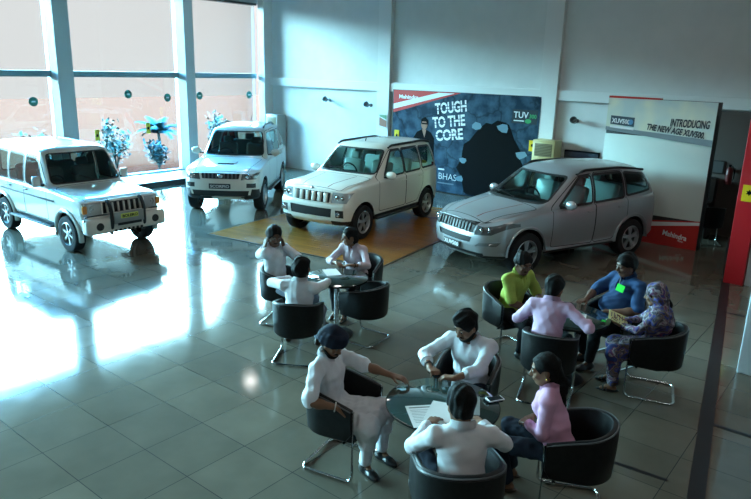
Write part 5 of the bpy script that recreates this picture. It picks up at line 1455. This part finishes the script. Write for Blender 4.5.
put_text('headline_lettering', 'THE NEW AGE XUV500.', .16, M_ink, ba, (.80, -.054, 2.235), (.996, 0, -.09), (.09, 0, .996), fit=1.06, shear=.15, bold=.006)
lg = obj('logo_plate', mprism([(.09, 2.29), (.56, 2.26), (.56, 2.44), (.09, 2.46)], -.054, -.0505, 'Y'), mat('logo_plate', (.06, .09, .11), .35), ba, smooth=False)
put_text('logo_lettering', 'XUV500', .12, M_pwhite, lg, (.12, -.0555, 2.325), (1, 0, -.05), (0, 0, 1), fit=.36, bold=.004)
obj('logo_emblem', mlathe([(.05, -.057), (.001, -.060)], 20, 'Y', (.49, 0, 2.35)), mat('logo_blue', (.10, .25, .42), .3), lg)
obj('logo_strip', mprism([(.09, 2.225), (.56, 2.195), (.56, 2.235), (.09, 2.265)], -.054, -.0505, 'Y'), M_pwhite, ba, smooth=False)

# ================================================================ dim corner right of the banner
M_dk = mat('dark_wood', (.03, .022, .018), .5)
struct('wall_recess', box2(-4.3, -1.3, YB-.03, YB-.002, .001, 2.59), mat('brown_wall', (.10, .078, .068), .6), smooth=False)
fr = thing('picture_frame', 'small dark framed picture in the dim corner right of the banner', 'picture', (-3.12, YB-.031, 1.44))
obj('frame', box2(-.14, .14, -.02, 0, -.14, .14, .004), M_dk, fr); obj('print', box2(-.115, .115, -.023, -.0205, -.115, .115), mat('dim_print', (.09, .09, .09), .4), fr, smooth=False)
ex = thing('mounted_extinguisher', 'dark fire extinguisher hanging in the dim corner by the red pillar', 'extinguisher', (-2.85, YB-.145, 1.12))
obj('cylinder', mlathe([(.001, 0), (.06, 0), (.066, .02), (.066, .28), (.045, .33), (.022, .36), (.001, .36)], 20), mat('extinguisher_red', (.10, .01, .01), .35), ex)
obj('valve', mbox((0, 0, .385), (.05, .09, .05), None, .01), M_pblack, ex); obj('hose', mtube([(.03, 0, .38), (.09, 0, .34), (.09, 0, .14), (.075, 0, .08)], .012, 8), M_pblack, ex)
obj('wall_hook', box2(-.02, .02, .06, .112, .26, .32), M_pblack, ex, smooth=False)
ds = thing('side_desk', 'dark desk with hutch in the dim corner behind the banner edge', 'desk', (-3.5, 15.01, 0))
obj('desktop', box2(-.45, .45, -.3, .3, .72, .76, .004), M_dk, ds)
for sx in (-1, 1): obj('side_panel', box2(sx*.43-.015, sx*.43+.015, -.28, .28, .001, .72), M_dk, ds, smooth=False)
obj('hutch', box2(-.45, .45, .05, .3, .76, 1.22, .006), M_dk, ds); obj('modesty_panel', box2(-.41, .41, .2, .22, .2, .72), M_dk, ds, smooth=False)
o = dup(first, (-2.95, 14.4, 0), M_d(115), 'dark tub chair in the dim corner behind the banner'); o.scale = (1, 1, 1)

# ================================================================ stickers on the panes and yellow labels
for (y, z, lab) in ((7.78, 2.22, 'round teal sticker on the leftmost pane in view'), (10.37, 2.37, 'round teal sticker on the middle pane, left of its pair'), (11.62, 2.26, 'round teal sticker on the middle pane close to the second column'), (14.70, 2.30, 'round teal sticker on the pane by the corner'), (12.75, 2.3, 'round teal sticker on the far pane beside the second column')):
    t = thing('pane_sticker', lab, 'sticker', (XG+.0062, y, z), 0, 'round stickers on the panes')
    obj('disc', mlathe([(.001, .001), (.115, .001), (.115, .003), (.001, .003)], 28, 'X'), mat('sticker_teal', (.015, .20, .17), .5), t, smooth=False)
    obj('white_mark', mprism([(-.05, -.02), (.05, -.02), (.06, .02), (-.04, .02)], .0035, .005, 'X'), M_pwhite, t, smooth=False)
for (y, z, lab) in ((9.38, 1.30, 'small yellow label on the middle pane near the first column'), (10.93, 1.42, 'small yellow label on the middle pane by the palm outside')):
    t = thing('pane_label', lab, 'label', (XG+.0062, y, z), 0, 'yellow labels on the panes')
    obj('plate', mprism([(-.065, -.15), (.065, -.15), (.065, .15), (-.065, .15)], .001, .003, 'X'), mat('label_yellow', (.50, .40, .01), .5), t, smooth=False)
    obj('black_print', mprism([(-.035, -.04), (.035, -.04), (.035, .03), (-.035, .03)], .0035, .005, 'X'), M_pblack, t, smooth=False)

# ================================================================ things on the tables
M_paper = mat('paper', (.74, .75, .74), .6)
M_print = mat('print_ink', (.09, .09, .10), .6)
def sheet(label, x, y, z, rz, w=.21, h=.297, lines=True, head=True):
    t = thing('paper_sheet', label, 'paper', (x, y, z), rz)
    bm = mbox((0, 0, .0008), (w, h, .0012))
    obj('sheet', bm, M_paper, t, smooth=False)
    if lines:
        bm = bmesh.new()
        if head: box(bm, (0, h*.40, .0016), (w*.8, h*.045, .0004))
        for k in range(9): box(bm, (-w*.02*(k % 3), h*(.28-.07*k), .0016), (w*(.8-.06*(k % 3)), h*.013, .0004))
        obj('printing', bm, M_print, t, smooth=False)
    return t
ZT0 = TABLE_Z+.0004
sheet('white sheet lying on the far table in front of the woman in blush', -5.42, 5.93, ZT0, 1.0, .19, .27, False)
sheet('printed form with a bold heading under the hand of the foreground man', -2.47, 3.75, ZT0, M_d(48), .24, .32)
o = sheet('plain white sheet overlapping the printed form on the front table', -2.40, 3.88, ZT0+.0035, M_d(20), .22, .30, False)
sheet('white sheet on the right-hand table in front of the man in blue', -2.44, 6.56, ZT0, M_d(20), .16, .24)
fd = thing('folder', 'grey and teal folder on the front table beside the bearded man', 'folder', (-2.33, 4.10, ZT0), M_d(30))
obj('cover', box2(-.11, .11, -.15, .15, .0, .006, .001), mat('folder_grey', (.20, .21, .20), .5), fd, smooth=False); obj('teal_flap', box2(-.11, -.02, .04, .15, .0062, .0075), mat('folder_teal', (.02, .28, .28), .5), fd, smooth=False)
def phone(label, x, y, z, rz, m):
    t = thing('mobile_phone', label, 'phone', (x, y, z), rz)
    obj('case', mbox((0, 0, .0045), (.068, .138, .009), None, .003), m, t); obj('screen', mbox((0, 0, .0094), (.060, .115, .0008)), mat('phone_screen', (.01, .012, .015), .08, coat=1), t, smooth=False)
    return t
phone('black mobile phone on the front table, underneath the white one', -2.20, 4.30, ZT0, M_d(-35), M_pblack)
phone('white mobile phone lying on top of a black phone on the front table', -2.195, 4.315, ZT0+.0105, M_d(-30), M_paper)
def held_phone(label, I, side, m, off=(0, 0, 0)):
    A, E, T, d, n, curl, sp = I['arms'][side]
    p = T+d*.085+n*.022+np.array(off); t = np.cross(d, n)
    o = thing('mobile_phone', label, 'phone', (0, 0, 0))
    w = I['world']; M = Matrix.Identity(4)
    b0 = I['body'].matrix_world if False else None
    cy = I['body'].rotation_euler.z
    R = Matrix.Rotation(cy, 3, 'Z') @ Matrix(np.stack([t, d, n], 1).tolist())
    o.rotation_euler = R.to_euler(); o.location = w(p)
    obj('case', mbox((0, 0, 0), (.062, .125, .010), None, .003), m, o); obj('screen', mbox((0, 0, .0055), (.054, .105, .0008)), mat('phone_screen', (.01, .012, .015), .08, coat=1), o, smooth=False)
held_phone('black phone held to the ear of the man by the wood-plank mat', ph, 1, M_pblack)
held_phone('black phone in the right hand of the bearded man', md, -1, M_pblack)
# wrist wear
def bangle(I, side, m, r=.034, back=.01, w=.006, nm='bracelet'):
    A, E, T, d, n, curl, sp = I['arms'][side]; u = unit(T-E); c = T-u*(.02+back); a, b = frame_of(Vector(u))
    obj(nm, mtube([Vector(c)+(a*math.cos(t)+b*math.sin(t))*r for t in np.linspace(0, 2*PI, 17)[:-1]], w, 8, closed=True), m, I['body'])
bangle(tb, -1, mat('white_bracelet', (.75, .74, .70), .35), .034)
bangle(md, -1, mat('watch_strap', (.02, .02, .02), .4), .032, .03, .007, 'wristwatch')
bangle(sf, 1, mat('gold', (.8, .5, .15), .2, metal=1), .029, .02, .004)
bangle(lady, 1, M_pblack, .027, .02, .005, 'wristwatch')
# green tag on the blue polo
def green_tag(I):
    s = I['s']; p = I['H']+I['sp']*.405*s+I['fwd']*.185*s+I['lft']*.105*s
    n = unit(I['fwd']+I['sp']*.25); l = I['lft']; u = np.cross(n, l)
    R = Matrix(np.stack([l, u, n], 1).tolist()); bm = mbox((0, 0, 0), (.12, .08, .004), None, .001); M = R.to_4x4(); M.translation = Vector(p); bm.transform(M)
    g = obj('name_tag', bm, mat('tag_green', (.03, .55, .05), .7, spec=.05), I['body'], smooth=False)
    bm = bmesh.new()
    tube(bm, [Vector(p)+Vector(l)*.03-Vector(n)*.002, Vector(p-l*.05+u*.03-n*.01), Vector(I['N']-I['fwd']*-.06-l*.05)], .0035, 6)
    obj('lanyard', bm, mat('lanyard', (.30, .33, .36), .6), g)
green_tag(bl)
# booklet in the lap of the woman in the headscarf
bk_ = thing('booklet', 'open yellowish booklet held by the woman in the patterned headscarf', 'booklet', (-2.10, 6.80, .735), M_d(198))
for sd in (1, -1):
    R = Matrix.Rotation(sd*.22, 3, 'X') @ Matrix.Rotation(-.35, 3, 'Y')
    o = obj('page', mbox((0, sd*.075, .0), (.21, .15, .006), R), mat('booklet_paper', (.52, .52, .24), .6), bk_, smooth=False)
    bm = bmesh.new()
    for k in range(6): box(bm, R @ Vector((-.075+.03*k, 0, .0036)) + Vector((0, sd*.075, 0)), (.010, .11-.02*(k % 2), .0006), R)
    obj('printing', bm, M_print, o, smooth=False)

# ================================================================ outdoors
M_pave = mottle(mat('pale_paving', (.100, .0142, .0066), 1., spec=0.), (.096, .0137, .0063), (.104, .0147, .0069), .8, 4)
g = struct('ground_outside', box2(-60, XG-.16, -40, 60, -.25, -.06), M_pave, smooth=False)
M_leaf = mat('pale_green_leaf', (.030, .040, .030), .6, spec=.1); M_leaf2 = mat('blue_green_leaf', (.020, .038, .036), .6, spec=.1); M_bark = mat('bark', (.04, .05, .045), .8, spec=.1)
def shrub(label, x, y, h, w, seed, m):
    rg = random.Random(seed); t = thing('shrub', label, 'shrub', (x, y, -.06), 0, 'shrubs outside the windows')
    bm = bmesh.new(); bl_ = bmesh.new()
    for k in range(9):
        a = rg.uniform(0, 2*PI); r = rg.uniform(.1, w*.5); z = h*rg.uniform(.55, 1)
        top = Vector((r*math.cos(a), r*math.sin(a), z)); tube(bm, [(0, 0, 0), top*.5+Vector((0, 0, .1)), top], [.022, .015, .006], 6)
        for q in range(60):
            p = top*rg.uniform(.35, 1.05)+Vector((rg.uniform(-1, 1), rg.uniform(-1, 1), rg.uniform(-.6, .8)))*.22*w
            d = Vector((rg.uniform(-1, 1), rg.uniform(-1, 1), rg.uniform(-.2, 1))).normalized(); u, v = frame_of(d); l, ww = rg.uniform(.10, .18), rg.uniform(.035, .06)
            vs = [bl_.verts.new(p), bl_.verts.new(p+d*l*.5+u*ww), bl_.verts.new(p+d*l), bl_.verts.new(p+d*l*.5-u*ww)]; bl_.faces.new(vs)
    obj('stem', bm, M_bark, t); obj('foliage', bl_, m, t)
def palm(label, x, y, h, seed):
    rg = random.Random(seed); t = thing('palm', label, 'palm', (x, y, -.06))
    obj('trunk', mtube([(0, 0, 0), (.03, .02, h*.3), (0, 0, h*.55)], [.07, .05, .045], 10), M_bark, t)
    for k in range(20):
        a = 2*PI*k/20+rg.uniform(-.2, .2); L = rg.uniform(.7, 1.0); el = rg.uniform(.35, 1.35); bm = bmesh.new(); p = Vector((0, 0, h*.55)); pts = [p.copy()]
        for j in range(8):
            e = el-.17*j; p = p+Vector((math.cos(a)*math.cos(e), math.sin(a)*math.cos(e), math.sin(e)))*L/8; pts.append(p.copy())
        tube(bm, pts, .007, 5)
        for j in range(1, 9):
            d = (pts[j]-pts[j-1]).normalized(); u, v = frame_of(d)
            for s in (1, -1):
                for f in (0, .5):
                    q = pts[j-1].lerp(pts[j], f); l = .40*(1-j/12); w = .032; dd = (u*s+d*.8-Vector((0, 0, .25))).normalized()
                    bm.faces.new([bm.verts.new(q-d*w), bm.verts.new(q+dd*l), bm.verts.new(q+d*w)])
        obj('frond', bm, M_leaf2, t)
shrub('airy shrub outside the middle pane, left of the palm', -19.6, 11.3, 1.35, 1.1, 3, M_leaf)
shrub('low shrub outside at the foot of the palm', -18.7, 12.25, .8, .8, 5, M_leaf2)
palm('small palm outside the middle pane by the second column', -19.5, 12.8, 1.9, 8)
shrub('shrub outside the far pane behind the bonnet-scoop car', -19.6, 15.4, 1.5, 1.0, 11, M_leaf)
shrub('faint shrub outside the leftmost pane behind the bull-guard car', -20.4, 9.2, 1.1, .9, 14, M_leaf)
# ================================================================ camera, light, world
def camera():
    f, pit, rol, h, th = 664.66, .2657, .0276, 3.2354, -.6725
    fw = Vector((0, math.cos(pit), -math.sin(pit))); up0 = Vector((0, math.sin(pit), math.cos(pit))); r0 = Vector((1, 0, 0))
    r = r0*math.cos(rol) + up0*math.sin(rol); u = up0*math.cos(rol) - r0*math.sin(rol)
    uL = Vector((math.cos(th), math.sin(th), 0)); uM = Vector((-math.sin(th), math.cos(th), 0))
    B = Matrix((uL, uM, Vector((0, 0, 1))))
    fw, r, u = B @ fw, B @ r, B @ u
    cd = bpy.data.cameras.new('camera'); cd.sensor_fit = 'HORIZONTAL'; cd.sensor_width = 36; cd.lens = f/751*36
    cd.clip_start = .05; cd.clip_end = 500
    c = bpy.data.objects.new('camera', cd); COL.objects.link(c)
    M = Matrix((r, u, -fw)).transposed().to_4x4(); M.translation = Vector((0, 0, h)); c.matrix_world = M
    bpy.context.scene.camera = c
camera()

def world():
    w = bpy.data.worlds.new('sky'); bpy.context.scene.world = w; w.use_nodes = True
    nt = w.node_tree; N = nt.nodes; L = nt.links; N.clear()
    out = N.new('ShaderNodeOutputWorld'); bg = N.new('ShaderNodeBackground'); L.new(bg.outputs['Background'], out.inputs['Surface'])
    tc = N.new('ShaderNodeTexCoord'); sp = N.new('ShaderNodeSeparateXYZ'); L.new(tc.outputs['Generated'], sp.inputs['Vector'])
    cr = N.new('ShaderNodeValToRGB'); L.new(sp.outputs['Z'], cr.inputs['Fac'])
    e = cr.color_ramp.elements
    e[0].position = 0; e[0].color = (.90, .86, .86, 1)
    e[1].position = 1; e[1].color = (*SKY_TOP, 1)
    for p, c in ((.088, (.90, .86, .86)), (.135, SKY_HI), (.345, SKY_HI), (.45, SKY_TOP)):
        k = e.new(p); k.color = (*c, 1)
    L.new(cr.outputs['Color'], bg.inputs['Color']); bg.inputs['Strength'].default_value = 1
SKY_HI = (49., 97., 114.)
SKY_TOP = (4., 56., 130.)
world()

def lamp_panel(x, y, sx, sy, power, col, label):
    t = thing('ceiling_or_fill_light', label, 'ceiling light', (x, y, ZC-.001))
    obj('housing', box2(-sx/2-.03, sx/2+.03, -sy/2-.03, sy/2+.03, -.05, 0), mat('lamp_housing', (.6, .6, .6), .5), t, smooth=False)
    obj('diffuser', box2(-sx/2, sx/2, -sy/2, sy/2, -.056, -.051), mat('lamp_glow', (.8, .8, .8), .5, emit=col, estr=power), t, smooth=False)
lamp_panel(-14.7, 12.4, .36, .36, 26, (1, .97, .92), 'square white panel light on the ceiling over the showroom')
for x, y, pw, lab in ((-3.2, -2.6, 14, 'added warm fill light behind the camera'), (1.0, -2.6, 10, 'added warm fill light right behind the camera'), (1.0, 2.2, 8, 'added warm fill light right of the camera'),
                  (4.2, 5.5, 8, 'added warm fill light near the right wall'), (-5.5, -4.5, 30, 'added warm fill light far behind the camera'), (2.4, 9.2, 12, 'added warm fill light over the partition corner'),
                  (-1.8, 9.4, 22, 'added warm fill light before the red pillar'), (-4.8, 9.2, 140, 'added warm fill light above the silver car'), (-5.8, 6.2, 105, 'added warm fill light above the front table'), (-7.2, 8.2, 120, 'added warm fill light above the wood-plank mat')):
    lamp_panel(x, y, .6, .6, pw, (1, .80, .60), lab)  # warm fill panels added to brighten the people and the back wall

for k, (a, b) in enumerate(edges):
    ld = bpy.data.lights.new('portal', 'AREA'); ld.shape = 'RECTANGLE'; ld.size = b-a; ld.size_y = 4.9
    lo = bpy.data.objects.new('portal', ld); COL.objects.link(lo); lo.location = (XG+.02, (a+b)/2, 2.6)
    lo.rotation_euler = (0, -PI/2, 0)
    # local X -> world z ; keep the long side along Y
    lo.rotation_euler = Matrix(((0, 0, 1), (1, 0, 0), (0, 1, 0))).transposed().to_euler() if False else (PI/2, 0, -PI/2)
    ld.cycles.is_portal = True

sc = bpy.context.scene
sc.view_settings.view_transform = 'Standard'; sc.view_settings.look = 'None'
sc.view_settings.exposure = 0.; sc.view_settings.gamma = 1; sc.view_settings.use_curve_mapping = False
sc.cycles.use_denoising = True
try: sc.cycles.denoiser = 'OPENIMAGEDENOISE'
except Exception: pass
sc.cycles.max_bounces = 8; sc.cycles.diffuse_bounces = 4; sc.cycles.glossy_bounces = 4; sc.cycles.transparent_max_bounces = 12
sc.cycles.sample_clamp_indirect = 6; sc.cycles.caustics_reflective = False; sc.cycles.caustics_refractive = False
